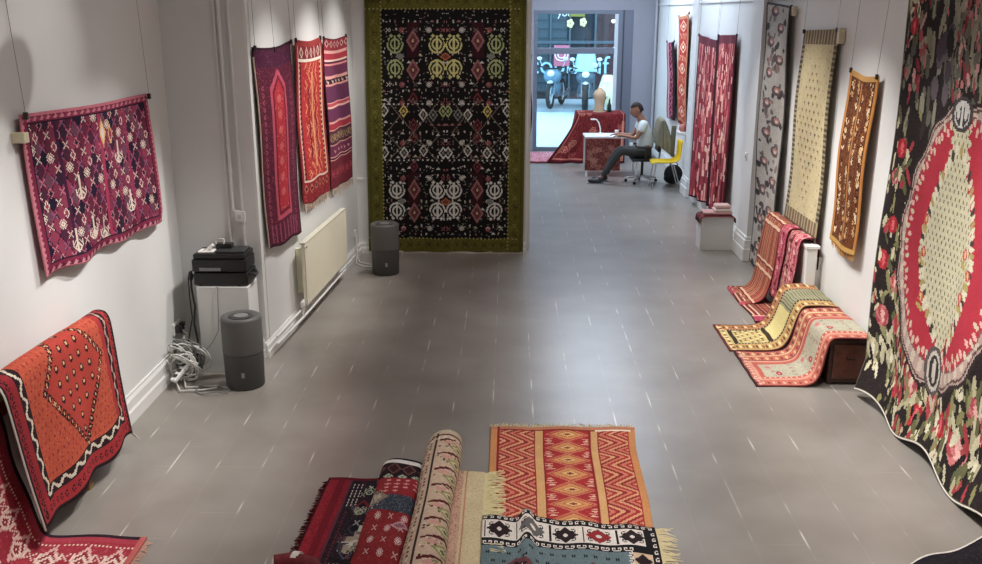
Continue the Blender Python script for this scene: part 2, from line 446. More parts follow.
# radiator
rd = thing('radiator', 'cream white panel radiator under the three hanging red rugs', 'radiator', (-1.97, 9.9, 0))
CR = mat('radiator_cream', (232, 226, 203), .4, noise=.02)
A0 = Vector((-2.04, 9.0, 0)); A1 = Vector((-1.93, 10.75, 0)); ax = (A1 - A0).normalized(); nx = Vector((ax.y, -ax.x, 0))
RM = Matrix(((ax.x, nx.x, 0, A0.x), (ax.y, nx.y, 0, A0.y), (0, 0, 1, 0), (0, 0, 0, 1))); LL = (A1 - A0).length
m = MB()
P = []
for z in (.21, .24, .80, .83):
    row = []
    for k in range(121):
        s = LL * k / 120; d = (.0035 * math.sin(k * PI / 2) if z in (.24, .80) else 0)
        row.append(tuple(RM @ Vector((s, .055 + d, z))))
    P.append(row)
m.quad_grid(P); m.box(0, .02, .21, LL, .052, .83, RM); m.build('panel', CR, rd)
MB().box(-.002, .0, .822, LL + .002, .058, .838, RM).build('top_grille', mat('radiator_top', (205, 200, 182), .4), rd, bevel=.004)
MB().box(.12, -.075, .3, .17, .02, .75, RM).build('bracket', CR, rd); MB().box(LL - .17, -.075, .3, LL - .12, .02, .75, RM).build('bracket', CR, rd)
mv = MB(); c0 = RM @ Vector((.05, .05, .79)); mv.ball(tuple(c0), .016, n=12); mv.build('bleed_valve', mat('chrome', (200, 200, 200), .25, 1), rd, smooth=True)
p0 = RM @ Vector((-.03, .02, .27))
hp = MB(); hp.tube([tuple(RM @ Vector((.02, .02, .25))), tuple(p0), tuple(RM @ Vector((-.05, .02, .2))), tuple(RM @ Vector((-.05, .02, .1)))], .011, 8)
hp.tube([tuple(RM @ Vector((-.85, .0, .1))), tuple(RM @ Vector((-.05, .02, .1))), tuple(RM @ Vector((LL, .02, .1)))], .012, 8)
hp.tube([tuple(RM @ Vector((-.85, .0, .17))), tuple(RM @ Vector((-.05, .0, .17))), tuple(RM @ Vector((.0, .02, .17)))], .010, 8)
hp.build('supply_pipe', TRIM, rd, smooth=True)
MB().lathe([(.02, 0), (.024, .01), (.024, .05), (.018, .06)], tuple(RM @ Vector((-.05, .02, .2))), 14).build('valve', TRIM, rd, smooth=True)

# ------------------------------------------------------------------ plinth + machines
tag(MB().box(-2.64, 7.7, 0, -2.2, 8.0, .765).build('plinth', mat('plinth_white', (214, 213, 210), .6), bevel=.003), 'white box plinth carrying the black printer', 'plinth')
BK = mat('black_plastic', (22, 22, 23), .35, noise=.2); BK2 = mat('dark_grey_plastic', (48, 48, 50), .4)
pr = thing('printer', 'black desktop printer standing on the white plinth', 'printer', (-2.42, 7.86, .765))
m = MB(); m.box(-2.66, 7.715, .775, -2.2, 8.0, .885); m.box(-2.665, 7.71, .893, -2.205, 8.0, 1.0); m.build('body', BK, pr, bevel=.012)
MB().box(-2.655, 7.72, 1.0, -2.21, 7.99, 1.045).build('scanner_lid', BK, pr, bevel=.014)
MB().box(-2.47, 7.76, 1.045, -2.23, 7.97, 1.062).build('paper_feed', BK2, pr, bevel=.006)
MB().box(-2.6, 7.7, .905, -2.42, 7.71, .93).build('control_panel', mat('panel_grey', (120, 122, 122), .35), pr)
for x in (-2.61, -2.29): MB().lathe([(.02, 0), (.02, .012)], (x, 7.76, .765), 12).build('foot', mat('rubber', (20, 20, 20), .7), pr)
MB().tube([(-2.2, 7.8, .86), (-2.17, 7.79, .86), (-2.155, 7.8, .845), (-2.165, 7.9, .84), (-2.2, 7.95, .86)], .013, 8).build('side_handle', BK2, pr, smooth=True)
ph = thing('telephone', 'white telephone handset lying on the black printer', 'telephone', (-2.52, 7.8, 1.045))
R_ = Matrix.Translation((-2.545, 7.8, 1.05)) @ Matrix.Rotation(-.7, 4, 'Y') @ Matrix.Rotation(.2, 4, 'Z')
WP = mat('white_plastic', (232, 230, 226), .35)
MB().box(-.075, -.025, 0, .075, .025, .028, R_).build('handset', WP, ph, bevel=.01)
MB().box(-.62 + -2.0, 7.755, 1.045, -2.49, 7.86, 1.062).build('cradle', WP, ph, bevel=.006)
MB().box(-.06, -.016, .028, .0, .016, .032, R_).build('keypad', BK2, ph)
rt = thing('cable_adapter', 'small black adapter with curled cable on top of the black printer', 'adapter', (-2.45, 7.9, 1.045))
MB().box(-2.5, 7.86, 1.05, -2.36, 7.94, 1.1).build('housing', BK, rt, bevel=.008)
MB().tube([(-2.46 + .035 * math.cos(a), 7.88 + .01 * math.sin(3 * a), 1.115 + .03 * math.sin(a)) for a in np.linspace(0, 4 * PI, 40)], .005, 6).build('cable', mat('light_cable', (190, 188, 180), .5), rt, smooth=True)

def purifier(loc, label):
    t = thing('air_purifier', label, 'air purifier', loc, 'grey cylindrical air purifiers')
    g = mat('purifier_grey', (88, 86, 84), .55, noise=.04, nscale=60)
    x, y, z = loc
    MB().lathe([(.15, 0), (.158, .012), (.163, .3)], loc, 48).build('lower_grille', mat('purifier_dark', (74, 72, 71), .6, bump=.3, bscale=260), t, smooth=True)
    MB().lathe([(.158, .3), (.165, .305), (.165, .585), (.16, .603), (.148, .61), (.12, .606), (.1, .598)], loc, 48).build('body', g, t, smooth=True)
    MB().lathe([(.098, .598), (.1, .604), (.085, .607), (.06, .6)], loc, 40).build('top_vent', mat('purifier_vent', (60, 60, 60), .4), t, smooth=True)
    MB().lathe([(.058, .6), (.058, .609), (.05, .611)], loc, 32).build('dial', mat('purifier_dial', (125, 123, 120), .35), t, smooth=True)
    MB().box(x + .03 - .012, y - .166, z + .12, x + .03 + .012, y - .158, z + .16).build('badge', mat('badge_grey', (150, 150, 148), .4), t)
    return t
purifier((-2.195, 7.42, 0), 'large dark grey cylindrical air purifier in front of the white plinth')
purifier((-1.465, 10.98, 0), 'dark grey cylindrical air purifier in front of the big black kilim')

# sockets and cables
sk = thing('wall_socket', 'white double wall socket with plugs above the cable heap', 'socket', (-2.87, 7.8, .4))
MB().box(-2.87, 7.68, .33, -2.855, 7.88, .43).build('plate', WP, sk, bevel=.003)
for y in (7.73, 7.83): MB().box(-2.856, y - .025, .35, -2.81, y + .025, .41).build('plug', BK2, sk, bevel=.006)
R = random.Random(5)
def loop(c, rx, ry, z, n=50, turns=1.0, ph=0, wob=.02):
    return [(c[0] + (rx + R.uniform(-wob, wob) * .2) * math.cos(ph + a), c[1] + ry * math.sin(ph + a) + .0, z + .012 * math.sin(3 * a + ph)) for a in np.linspace(0, 2 * PI * turns, n)]
cb = thing('cable_heap', 'tangled heap of white and grey cables on the floor beside the white plinth', 'cables', (-2.74, 7.5, 0))
WC = mat('white_cable', (212, 210, 204), .45); GC = mat('grey_cable', (120, 120, 118), .45); BC = mat('black_cable', (25, 25, 25), .45)
for k in range(9):
    cx, cy = -2.73 + R.uniform(-.03, .05), 7.5 + R.uniform(-.1, .1)
    tilt = R.uniform(.9, 1.45); rr = R.uniform(.09, .155); pts = []; cz = R.uniform(.13, .2)
    ph0 = R.uniform(0, 6)
    for a in np.linspace(0, 2 * PI * 2.2, 70):
        q = rr * (1 + .12 * math.sin(2.3 * a + ph0))
        dx = q * math.cos(a) * .75; dy = q * math.sin(a) * 1.2
        pts.append((max(-2.82, cx + dy * .75), min(7.665, cy - dx * .5 + .02 * math.sin(a * 1.7)), max(.01, cz + dx * math.sin(tilt) * 1.35 + .02 * math.sin(a * 2.3))))
    MB().tube(pts, .0065, 6).build('cable', WC if k % 3 else GC, cb, smooth=True)
MB().tube(loop((-2.42, 7.25), .13, .085, .02, 50, 1.0, .4), .006, 6).build('cable', GC, cb, smooth=True)
MB().tube([(-2.74, 7.5, .05), (-2.66, 7.3, .02), (-2.55, 7.32, .015), (-2.42, 7.36, .012), (-2.32, 7.32, .012)], .007, 6).build('cable', WC, cb, smooth=True)
MB().tube([(-2.78, 7.4, .05), (-2.68, 7.22, .02), (-2.5, 7.26, .015), (-2.4, 7.3, .02)], .007, 6).build('cable', WC, cb, smooth=True)
MB().tube([(-2.81, 7.73, .38), (-2.79, 7.7, .3), (-2.76, 7.62, .2), (-2.74, 7.55, .1), (-2.72, 7.5, .03)], .008, 6).build('cable', BC, cb, smooth=True)
MB().tube([(-2.81, 7.83, .38), (-2.77, 7.8, .26), (-2.76, 7.7, .26), (-2.73, 7.6, .12), (-2.74, 7.42, .03)], .007, 6).build('cable', WC, cb, smooth=True)
MB().tube([(-2.81, 7.75, .36), (-2.74, 7.78, .3), (-2.77, 7.66, .34), (-2.71, 7.62, .2), (-2.76, 7.52, .14)], .007, 6).build('cable', WC, cb, smooth=True)
es = thing('extension_strip', 'white extension socket strip leaning in the cable heap', 'extension lead', (-2.7, 7.42, .1))
EM = Matrix.Translation((-2.7, 7.4, .13)) @ Matrix.Rotation(1.15, 4, 'Z') @ Matrix.Rotation(-.5, 4, 'Y')
MB().box(-.14, -.028, 0, .14, .028, .035, EM).build('body', WP, es, bevel=.008)
for k in range(4): MB().box(-.11 + k * .06, -.016, .035, -.08 + k * .06, .016, .042, EM).build('outlet', BK2, es)
hc = thing('power_cable', 'thin cables hanging from the black printer down the white plinth', 'cable', (-2.45, 7.69, 0))
MB().tube([(-2.665, 7.78, .86), (-2.69, 7.74, .83), (-2.685, 7.72, .75), (-2.655, 7.68, .6), (-2.675, 7.68, .45), (-2.65, 7.66, .3), (-2.66, 7.62, .12), (-2.7, 7.55, .04)], .009, 7).build('black_lead', BC, hc, smooth=True)
MB().tube([(-2.68, 7.8, .9), (-2.715, 7.75, .84), (-2.7, 7.7, .7), (-2.68, 7.66, .5), (-2.72, 7.62, .3), (-2.71, 7.58, .1)], .006, 7).build('black_lead', BC, hc, smooth=True)
MB().tube([(-2.46, 7.7, .775), (-2.455, 7.688, .75), (-2.465, 7.685, .5), (-2.475, 7.685, .38), (-2.53, 7.68, .28), (-2.6, 7.67, .2), (-2.66, 7.6, .1)], .0035, 6).build('grey_lead', GC, hc, smooth=True)
MB().ball((-2.69, 7.74, .85), .022, .02, .045, 10).build('plug', BC, hc, smooth=True)
fc = thing('floor_cable', 'white cable looping on the floor beside the far air purifier', 'cable', (-1.8, 11.4, 0))
MB().tube([(-1.93, 11.7, .3), (-1.91, 11.66, .18), (-1.9, 11.6, .06), (-1.85, 11.45, .012), (-1.72, 11.35, .01), (-1.62, 11.3, .01)], .008, 6).build('cable', WC, fc, smooth=True)
MB().tube([(-1.91, 11.62, .05), (-1.88, 11.38, .012), (-1.75, 11.22, .01), (-1.65, 11.25, .01), (-1.6, 11.15, .012)], .007, 6).build('cable', WC, fc, smooth=True)
MB().box(-1.95, 11.68, .28, -1.92, 11.74, .36).build('plug', WP, fc, bevel=.004)

# ================================================================== rugs and kilims
def sag(n, amp):     # fabric sags between n clips along the top, fading downwards
    return lambda U, V: -amp * abs(np.sin(U * PI * n)) * (1 - V) ** 3
# ---- 1 magenta kilim, left wall
cv = Cv(150, 105, (92, 28, 56), 3)
for i in range(-14, 30):
    pass
MAG = (158, 46, 84); PK = (204, 124, 138); NV = (34, 22, 46); CRM = (226, 206, 188); LIL = (150, 96, 130)
nxd, nyd = 14, 7
gx = cv.X * nxd; gy = cv.Y * nyd
a = gx + gy; b = gx - gy
ia, ib = np.floor(a).astype(int), np.floor(b).astype(int)
cols = [(104, 32, 58), (56, 30, 52), (130, 42, 72), NV, (112, 62, 84), (146, 50, 80), (80, 32, 58)]
hsh = (ia * 7 + ib * 13 + (ia * ib) % 5) % 7
for k, c in enumerate(cols): cv.put(hsh == k, c)
fa, fb = a % 1, b % 1
cv.put((fa < .12) | (fb < .12), MAG); cv.put(((fa > .12) & (fa < .2)) | ((fb > .12) & (fb < .2)), NV)
for j in range(0, 15):
    for i in range(0, 29):
        if (i + j) % 2: continue
        cx, cy = (i * .5 + .07) / nxd, (j * .5 + .06) / nyd
        k = (i * 5 + j * 3) % 9
        if k in (1, 4, 6, 2, 8): cv.bmp(cx, cy, B_X, [CRM, PK, LIL, (222, 160, 150)][k % 4])
        elif k in (0, 7): cv.dia(cx, cy, .26 / nxd, .26 / nyd, [PK, CRM][k == 7], MAG if k else NV)
        elif k == 5: cv.bmp(cx, cy, B_STAR, CRM, c2=MAG)
cv.box(.5, 0, .525, 1, (178, 40, 84)); cv.box(.2, 0, .22, 1, (70, 24, 60)); cv.box(.75, 0, .765, 1, (150, 40, 80))
cv.dia(.53, .2, .028, .1, (226, 178, 96), CRM); cv.dia(.60, .22, .022, .08, (226, 178, 96), MAG)
for q in ((.3, .55), (.66, .4), (.72, .78), (.36, .85), (.22, .88), (.45, .9)):
    cv.box(q[0] - .006, q[1] - .12, q[0] + .006, q[1] + .04, CRM); cv.bmp(q[0], q[1], B_CUP, CRM)
cv.frame(0, 7, (132, 30, 66)); cv.frame(0, 2, (206, 112, 128)); cv.frame(6, 7, NV)
for k in range(46): cv.bmp((k + .5) / 46, .03, B_TRI, [PK, MAG][k % 2]); cv.bmp((k + .5) / 46, .972, B_TRI, [PK, (92, 28, 56)][k % 2])
for k in range(28): cv.box(.008, k / 28, .02, k / 28 + .015, PK); cv.box(.98, k / 28, .992, k / 28 + .015, PK)
r = make_rug('wall_rug', flat4((-2.81, 5.50, 2.43), (-2.81, 7.5, 2.39), (-2.80, 5.56, 1.44), (-2.80, 7.55, 1.37),
    lambda U, V: (.012 * np.sin(U * 9 + V * 3) + .02 * (V > .9) * np.sin(U * 20) * (V - .9) * 10 + .01, -.012 * np.sin(U * PI) * (1 - V) + .012 * np.sin(U * 17) * V)), cv,
    'magenta and purple diamond kilim hanging high on the left wall', 'rug')
wires(r, [(-2.80, 5.53, 2.43, -2.86, 5.5), (-2.80, 7.48, 2.38, -2.86, 7.48)])
MB().box(-2.87, 5.46, 2.27, -2.79, 5.52, 2.33).build('hook', mat('hook_cream', (200, 188, 160), .5), r, bevel=.004)

# ---- three prayer rugs along the middle left wall
def wallx(y, off=.05): return -2.18 + .063 * (y - 8.05) + off
cv = Cv(60, 170, (96, 28, 52), 4)
cv.speck(0, 0, 1, 1, .13, [(130, 40, 66), (70, 22, 46), (150, 60, 80)])
cv.box(0, 0, 1, .1, (80, 28, 56)); cv.speck(0, 0, 1, .1, .1, [(104, 50, 80)])
def niche(cv, x0, x1, ytip, ysh, yb, c):
    cxm = (x0 + x1) / 2; hw = (x1 - x0) / 2
    m = (cv.Y >= ysh) & (cv.Y < yb) & (abs(cv.X - cxm) < hw)
    m |= (cv.Y >= ytip) & (cv.Y < ysh) & (abs(cv.X - cxm) < hw * (cv.Y - ytip) / (ysh - ytip)); cv.put(m, c); return m
niche(cv, .3, .72, .11, .2, .87, (196, 70, 96)); niche(cv, .35, .67, .14, .22, .845, (120, 24, 46)); ins = niche(cv, .38, .64, .165, .235, .83, (186, 34, 52))
cv.speck(.38, .2, .64, .83, .06, [(226, 120, 110), (120, 20, 40), (210, 80, 70)], ins)
for k in range(22): cv.bmp(.14, .2 + k * .035, B_C, (176, 74, 96), flip=k % 2); cv.bmp(.88, .2 + k * .035, B_C, (150, 60, 90), flip=k % 2)
for k in range(7): cv.bmp(.5, .26 + k * .08, B_STAR, (222, 104, 96), c2=(90, 20, 40))
for k in range(8):
    cv.box(.12 + k * .1, .89, .15 + k * .1, .98, (150, 66, 96))
cv.frame(0, 1.6, (58, 22, 40)); cv.box(.0, .05, .025, 1, (200, 170, 150))
def wavy(k): return lambda U, V: (.010 * np.sin(U * 7 + k) + .008 * np.sin(V * 8 + k * 2), -.03 * np.sin(U * PI) * (1 - V) ** 4 + .012 * np.sin(U * 11 + k) * V)
def wall2(y0, y1, y0b, y1b, z0, z1, z0b, z1b, k, amp=1):
    return flat4((wallx(y0), y0, z0), (wallx(y1), y1, z1), (wallx(y0b), y0b, z0b), (wallx(y1b), y1b, z1b), wavy(k))
r = make_rug('wall_rug', wall2(8.13, 9.24, 8.21, 9.24, 2.72, 2.74, .96, .9, 1), cv, 'purple-red prayer kilim with a pointed red niche, nearest of three left-wall rugs', 'rug', group=None)
wires(r, [(wallx(8.15), 8.15, 2.72, -2.14, 8.15), (wallx(8.68), 8.68, 2.69, -2.12, 8.62), (wallx(9.22), 9.22, 2.74, -2.09, 9.2)])
cv = Cv(56, 160, (190, 34, 40), 5)
cv.speck(.2, .14, .8, .85, .16, [(232, 110, 80), (224, 70, 60), (240, 160, 110), (150, 20, 36)])
cv.chev(.25, .14, .75, .85, 22, 7, 9, 2, (236, 140, 90)); cv.box(.47, .2, .53, .8, (236, 150, 96)); cv.box(.34, .3, .38, .75, (120, 24, 40)); cv.box(.62, .3, .66, .75, (120, 24, 40))
cv.frame(0, 8, (150, 34, 44)); cv.frame(3, 6, (226, 176, 150)); cv.frame(5, 7, (60, 24, 40))
for k in range(30): cv.bmp(.1, .05 + k * .031, B_BIRD, (150, 34, 44)); cv.bmp(.9, .05 + k * .031, B_BIRD, (236, 160, 90), flip=True)
cv.box(0, 0, 1, .035, (160, 50, 50)); cv.box(.08, .035, .92, .12, (140, 30, 44))
for k in range(5): cv.dia(.16 + k * .17, .075, .05, .04, (238, 210, 190), (150, 70, 70))
cv.box(.06, .115, .94, .132, (236, 220, 200))
cv.box(.0, .86, 1, 1, (150, 30, 40)); cv.box(.06, .855, .94, .87, (236, 200, 180))
for k in range(6): cv.dia(.1 + k * .16, .91, .06, .03, (226, 120, 90), (90, 24, 40))
cv.speck(0, .94, 1, 1, .1, [(90, 24, 40), (210, 90, 80)])
r = make_rug('wall_rug', wall2(9.36, 10.33, 9.36, 10.42, 2.75, 2.75, 1.14, 1.1, 2), cv, 'bright red and orange prayer kilim, middle of three left-wall rugs', 'rug')
fringe('fringe', r, [(wallx(9.38) , 9.38, 1.14), (wallx(10.4), 10.4, 1.1)], (0, 0, -1), .09, 40, (206, 180, 160), .004)
wires(r, [(wallx(9.38), 9.38, 2.75, -2.07, 9.36), (wallx(10.3), 10.3, 2.75, -2.03, 10.3)])
cv = Cv(54, 150, (116, 44, 70), 6)
rows = [(0, .08, (150, 40, 52)), (.08, .1, (230, 160, 150)), (.1, .14, (176, 40, 60)), (.14, .155, (236, 190, 176)), (.155, .17, (90, 30, 60)), (.17, .18, (226, 130, 130)), (.18, .25, (110, 44, 78)),
        (.25, .265, (226, 150, 140)), (.265, .3, (60, 34, 50)), (.3, .315, (222, 140, 130)), (.315, .42, (104, 44, 80)), (.42, .43, (230, 160, 150)), (.43, .45, (190, 60, 80)), (.45, .46, (236, 176, 160)), (.46, .55, (110, 46, 84)),
        (.55, .56, (222, 150, 140)), (.56, .6, (170, 40, 60)), (.6, .61, (222, 150, 140)), (.61, .7, (92, 44, 60)), (.7, .71, (230, 170, 150)), (.71, .78, (120, 44, 80)), (.78, .79, (236, 180, 160)), (.79, .8, (90, 30, 60)), (.8, .81, (230, 160, 150)), (.81, 1, (126, 36, 54))]
for (a0, b0, c) in rows: cv.box(0, a0, 1, b0, c)
for k in range(6): cv.bmp(.1 + k * .17, .04, B_DIA, (230, 190, 180), c2=(90, 30, 50)); cv.bmp(.1 + k * .17, .655, B_CUP, (160, 130, 90)); cv.bmp(.1 + k * .17, .9, B_ELI, (200, 70, 80)); cv.bmp(.1 + k * .17, .285, B_BIRD, (220, 180, 160)); cv.bmp(.18 + k * .17, .745, B_BIRD, (220, 150, 140))
cv.frame(0, 1.5, (90, 26, 40))
r = make_rug('wall_rug', wall2(10.42, 11.5, 10.5, 11.55, 2.74, 2.74, 1.09, 1.05, 3), cv, 'plum kilim with pink horizontal stripes, farthest of three left-wall rugs', 'rug')
fringe('fringe', r, [(wallx(10.52), 10.52, 1.09), (wallx(11.53), 11.53, 1.05)], (0, 0, -1), .09, 40, (200, 176, 160), .004)
wires(r, [(wallx(10.44), 10.44, 2.74, -2.02, 10.44), (wallx(11.48), 11.48, 2.74, -1.96, 11.48)])

# ---- the big black kilim with olive border on the partition
W_, H_ = 200, 330
cv = Cv(W_, H_, (24, 22, 24), 7)
wt = (205, 205, 196); gn = (158, 168, 110); rd_ = (120, 50, 58); pk = (150, 98, 98); gy_ = (120, 122, 116); yl = (206, 192, 90)
hb = Cv(W_ // 2, H_, (24, 22, 24), 7)     # left half, mirrored later (x: 0..1 is half width)
# border occupies .1 of full width -> .2 of half
def px2u(px): return (px - 366) / 80.5      # half-width units
def py2v(py): return (py + 5) / 258
for py in (22, 30, 52, 60, 80, 88, 96, 120, 130, 138, 146, 154, 166, 174, 182, 200, 208, 218, 226, 234):
    for k in range(11):
        x = .24 + k * .074 + hb.R.uniform(-.012, .012); g = hb.R.randint(5)
        b_ = [B_TRI, ['##', '##', '.#'], ['#.', '##', '#.', '##'], ['##'], ['#', '#', '#']][g]
        hb.bmp(x, py2v(py + hb.R.uniform(-1.5, 1.5)), b_, [wt, gy_, wt, (190, 186, 160), pk][hb.R.randint(5)], flip=k % 2)
for py in (101, 158):
    for k in range(14): hb.bmp(.23 + k * .06, py2v(py + 0), ['##', '##'], wt)
for (px, py, bm_, c) in ((397, 41, B_CUP, gn), (397, 69, B_CUP, gn), (397, 199, B_CUP, wt), (397, 219, B_CUP, wt), (440, 44, B_CUP, yl), (440, 66, B_CUP, yl), (440, 195, B_CUP, wt), (440, 214, B_CUP, wt)):
    pass
for (px, py0, py1, c) in ((396, 43, 67, gn), (438, 43, 67, (200, 196, 120)), (396, 188, 210, wt), (438, 188, 210, wt)):
    hb.ell(px2u(px), py2v(py0), .09, .024, (24, 22, 24)); hb.ell(px2u(px), py2v(py1), .09, .024, (24, 22, 24))
    for (yy, sg) in ((py0, 1), (py1, -1)):
        half = (hb.Y - py2v(yy)) * sg > -.022
        for (q0, q1) in ((1, .8), (.6, .4)):
            hb.ell(px2u(px), py2v(yy), .105 * q0, .036 * q0, c, r0=q1 / q0, clip=half)
        hb.box(px2u(px) - .012, py2v(yy) - .03, px2u(px) + .012, py2v(yy) + .03, c)
        for q in (-.1, .1): hb.dia(px2u(px) + q, py2v(yy) - .012 * sg, .02, .01, (24, 22, 24)); hb.dia(px2u(px) + q * .5, py2v(yy) - .03 * sg, .025, .008, c)
for py in (55, 200): hb.dia(1.0, py2v(py), .07, .016, (180, 100, 60), (120, 60, 40)); hb.dia(px2u(417) - .2, py2v(py), .06, .014, gy_)
for py in (40, 68, 188, 212):
    hb.box(px2u(408), py2v(py - 18), px2u(420), py2v(py + 16), (56, 22, 30)) if py in (40, 188) else None
for py in (40, 68, 188, 212):
    hb.dia(px2u(414), py2v(py), .085, .042, pk, (50, 24, 30)); hb.dia(px2u(414), py2v(py), .05, .024, (124, 60, 66), (60, 26, 32)); hb.dia(px2u(414), py2v(py), .018, .008, (206, 170, 130))
for (px, py, c) in ((404, 108, yl), (424, 112, wt), (414, 96, rd_), (414, 122, rd_), (434, 112, gy_), (384, 108, wt), (404, 150, wt), (424, 148, wt), (414, 134, rd_), (414, 164, rd_), (384, 150, wt), (444, 150, wt), (444, 108, gn)):
    hb.dia(px2u(px), py2v(py), .06, .026, c, (24, 22, 24), c if c != wt else gy_)
hb2 = hb
for (x0, y0, x1, y1) in ((386, 96, 414, 130), (414, 96, 386, 130), (414, 130, 440, 98), (414, 98, 440, 130), (386, 160, 414, 130), (414, 160, 386, 130), (414, 132, 440, 160), (440, 132, 414, 160)):
    for t in np.linspace(0, 1, 60):
        j = int(py2v(y0 + (y1 - y0) * t) * H_); i = int(px2u(x0 + (x1 - x0) * t) * (W_ // 2))
        if 0 <= j < H_ and 0 <= i < W_ // 2 and (t * 60) % 4 < 3: hb.a[j, i] = s2l([x / 255. for x in (136, 120, 104)])
for py in (30, 82, 100, 140, 176, 228): 
    for k in range(5): hb.bmp(.28 + k * .17, py2v(py), B_STAR if k % 2 else B_X, [wt, (170, 90, 96), gy_][k % 3], c2=(24, 22, 24))
for k in range(420):
    i, j = int(hb.R.uniform(.21, .99) * W_ / 2), int(hb.R.uniform(.06, .94) * H_)
    if hb.a[j:j + 3, i:i + 3].max() < .02: hb.bmp((i + 1) / (W_ / 2), (j + 1) / H_, [['#', '#'], ['##'], ['.#', '#.'], ['#.#']][hb.R.randint(4)], [wt, gy_, (170, 168, 150), (140, 120, 110)][hb.R.randint(4)])
cv.a[:, :W_ // 2] = hb.a; cv.a[:, W_ // 2:] = hb.a[:, ::-1]
ol = (92, 88, 18)
cv.put((cv.X < .1) | (cv.X > .9) | (cv.Y < .058) | (cv.Y > .945), ol)
bd = (cv.X < .1) | (cv.X > .9) | (cv.Y < .058) | (cv.Y > .945)
cv.speck(0, 0, 1, 1, .22, [(122, 116, 34), (76, 74, 18), (92, 88, 22)], bd)
for k in range(26):
    for x in (.055, .945):
        cv.bmp(x, .03 + k * .0375, [B_ELI, B_BAR, B_X][k % 3], [(54, 50, 22), (64, 58, 20), (140, 134, 60)][k % 3])
for k in range(17):
    for y in (.03, .97): cv.bmp(.03 + k * .06, y, [B_ELI, B_BAR][k % 2], [(54, 50, 22), (64, 58, 20)][k % 2])
for k in range(66):
    for x in (.1, .9): cv.box(x - .006, k / 66, x + .006, k / 66 + .006, (150, 144, 80))
for k in range(40): cv.box(k / 40, .942, k / 40 + .012, .947, (150, 144, 80)); cv.box(k / 40, .056, k / 40 + .012, .061, (150, 144, 80))
for x in (.018, .982): cv.box(x - .006, 0, x + .006, 1, (80, 76, 18))
r = make_rug('wall_rug', flat4((-1.75, 11.93, 3.22), (.2, 11.93, 3.22), (-1.8, 11.93, .035), (.18, 11.93, .03), lambda U, V: (.008 * np.sin(U * 12) * V + .006 * np.sin(V * 9 + U * 3), .006 * np.sin(U * 23) * V)), cv,
    'huge black kilim with olive green border hanging on the partition wall', 'rug', off=1, thick=.012)
MB().box(-1.77, 11.925, 3.2, .22, 11.96, 3.24).build('hanging_bar', mat('dark_bar', (40, 36, 30), .5), r)
MB().tube([(-1.78 + t * 1.95, 11.925 + .01 * math.sin(t * 30), .028 + .006 * math.sin(t * 40)) for t in np.linspace(0, 1, 50)], .008, 6).build('hem_cord', mat('hem_cream', (214, 200, 176), .9), r, smooth=True)

# narrow dark textile on the side wall past the partition
cv = Cv(10, 90, (30, 26, 30), 8); cv.speck(0, 0, 1, 1, .1, [(150, 130, 110), (100, 40, 50)]); cv.frame(0, 1, (60, 56, 30))
r = make_rug('wall_rug', flat4((.35, 15.4, 2.35), (.35, 15.9, 2.35), (.33, 15.0, .65), (.33, 15.6, .65), lambda U, V: .02 * np.sin(V * 9)), cv, 'narrow dark textile hanging just right of the big black kilim, seen edge on', 'rug')
wires(r, [(.34, 15.42, 2.35, .28, 15.42)])

# ---- far right pair
XF = 3.14
def chaoscv(w, h, base, cols, seed, dens=.35):
    c = Cv(w, h, base, seed); c.speck(0, 0, 1, 1, dens, cols, sz=(1, 2)); return c
cv = chaoscv(30, 70, (112, 34, 54), [(190, 110, 130), (90, 30, 60), (150, 50, 76)], 11); cv.box(.25, 0, .4, 1, (206, 160, 176)); cv.box(.75, 0, 1, 1, (30, 20, 26))
for k in range(7): cv.dia(.55, .08 + k * .14, .15, .05, (200, 90, 110), (60, 20, 40))
r = make_rug('wall_rug', flat4((XF, 19.75, 2.44), (XF, 18.85, 2.47), (XF, 19.3, .98), (XF, 18.3, 1.02), wavy(2)), cv, 'slim dark red and pink rug, farthest of the rugs on the right wall', 'rug', off=1)
wires(r, [(XF, 19.75, 2.44, 3.19, 19.8), (XF, 18.85, 2.47, 3.19, 18.85)])
cv = chaoscv(34, 96, (176, 66, 44), [(214, 130, 96), (150, 40, 34), (222, 160, 130), (190, 80, 50)], 12, .3)
for k in range(5): cv.box(.2, .03 + k * .2, .8, .17 + k * .2, (170, 44, 36)); cv.dia(.5, .1 + k * .2, .28, .06, (226, 160, 126), (160, 50, 40), (230, 200, 170))
cv.frame(0, 3, (186, 120, 80))
r = make_rug('wall_rug', flat4((XF, 18.5, 2.93), (XF, 17.45, 2.99), (XF, 18.05, 1.1), (XF, 17.2, 1.02), wavy(3)), cv, 'long orange-red panelled runner on the right wall beyond the white pier', 'rug', off=1)
fringe('fringe', r, [(XF, 18.0, 1.1), (XF, 17.25, 1.04)], (0, 0, -1), .1, 14, (150, 50, 50), .008)
wires(r, [(XF, 18.5, 2.93, 3.19, 18.5), (XF, 17.45, 2.99, 3.19, 17.45)])
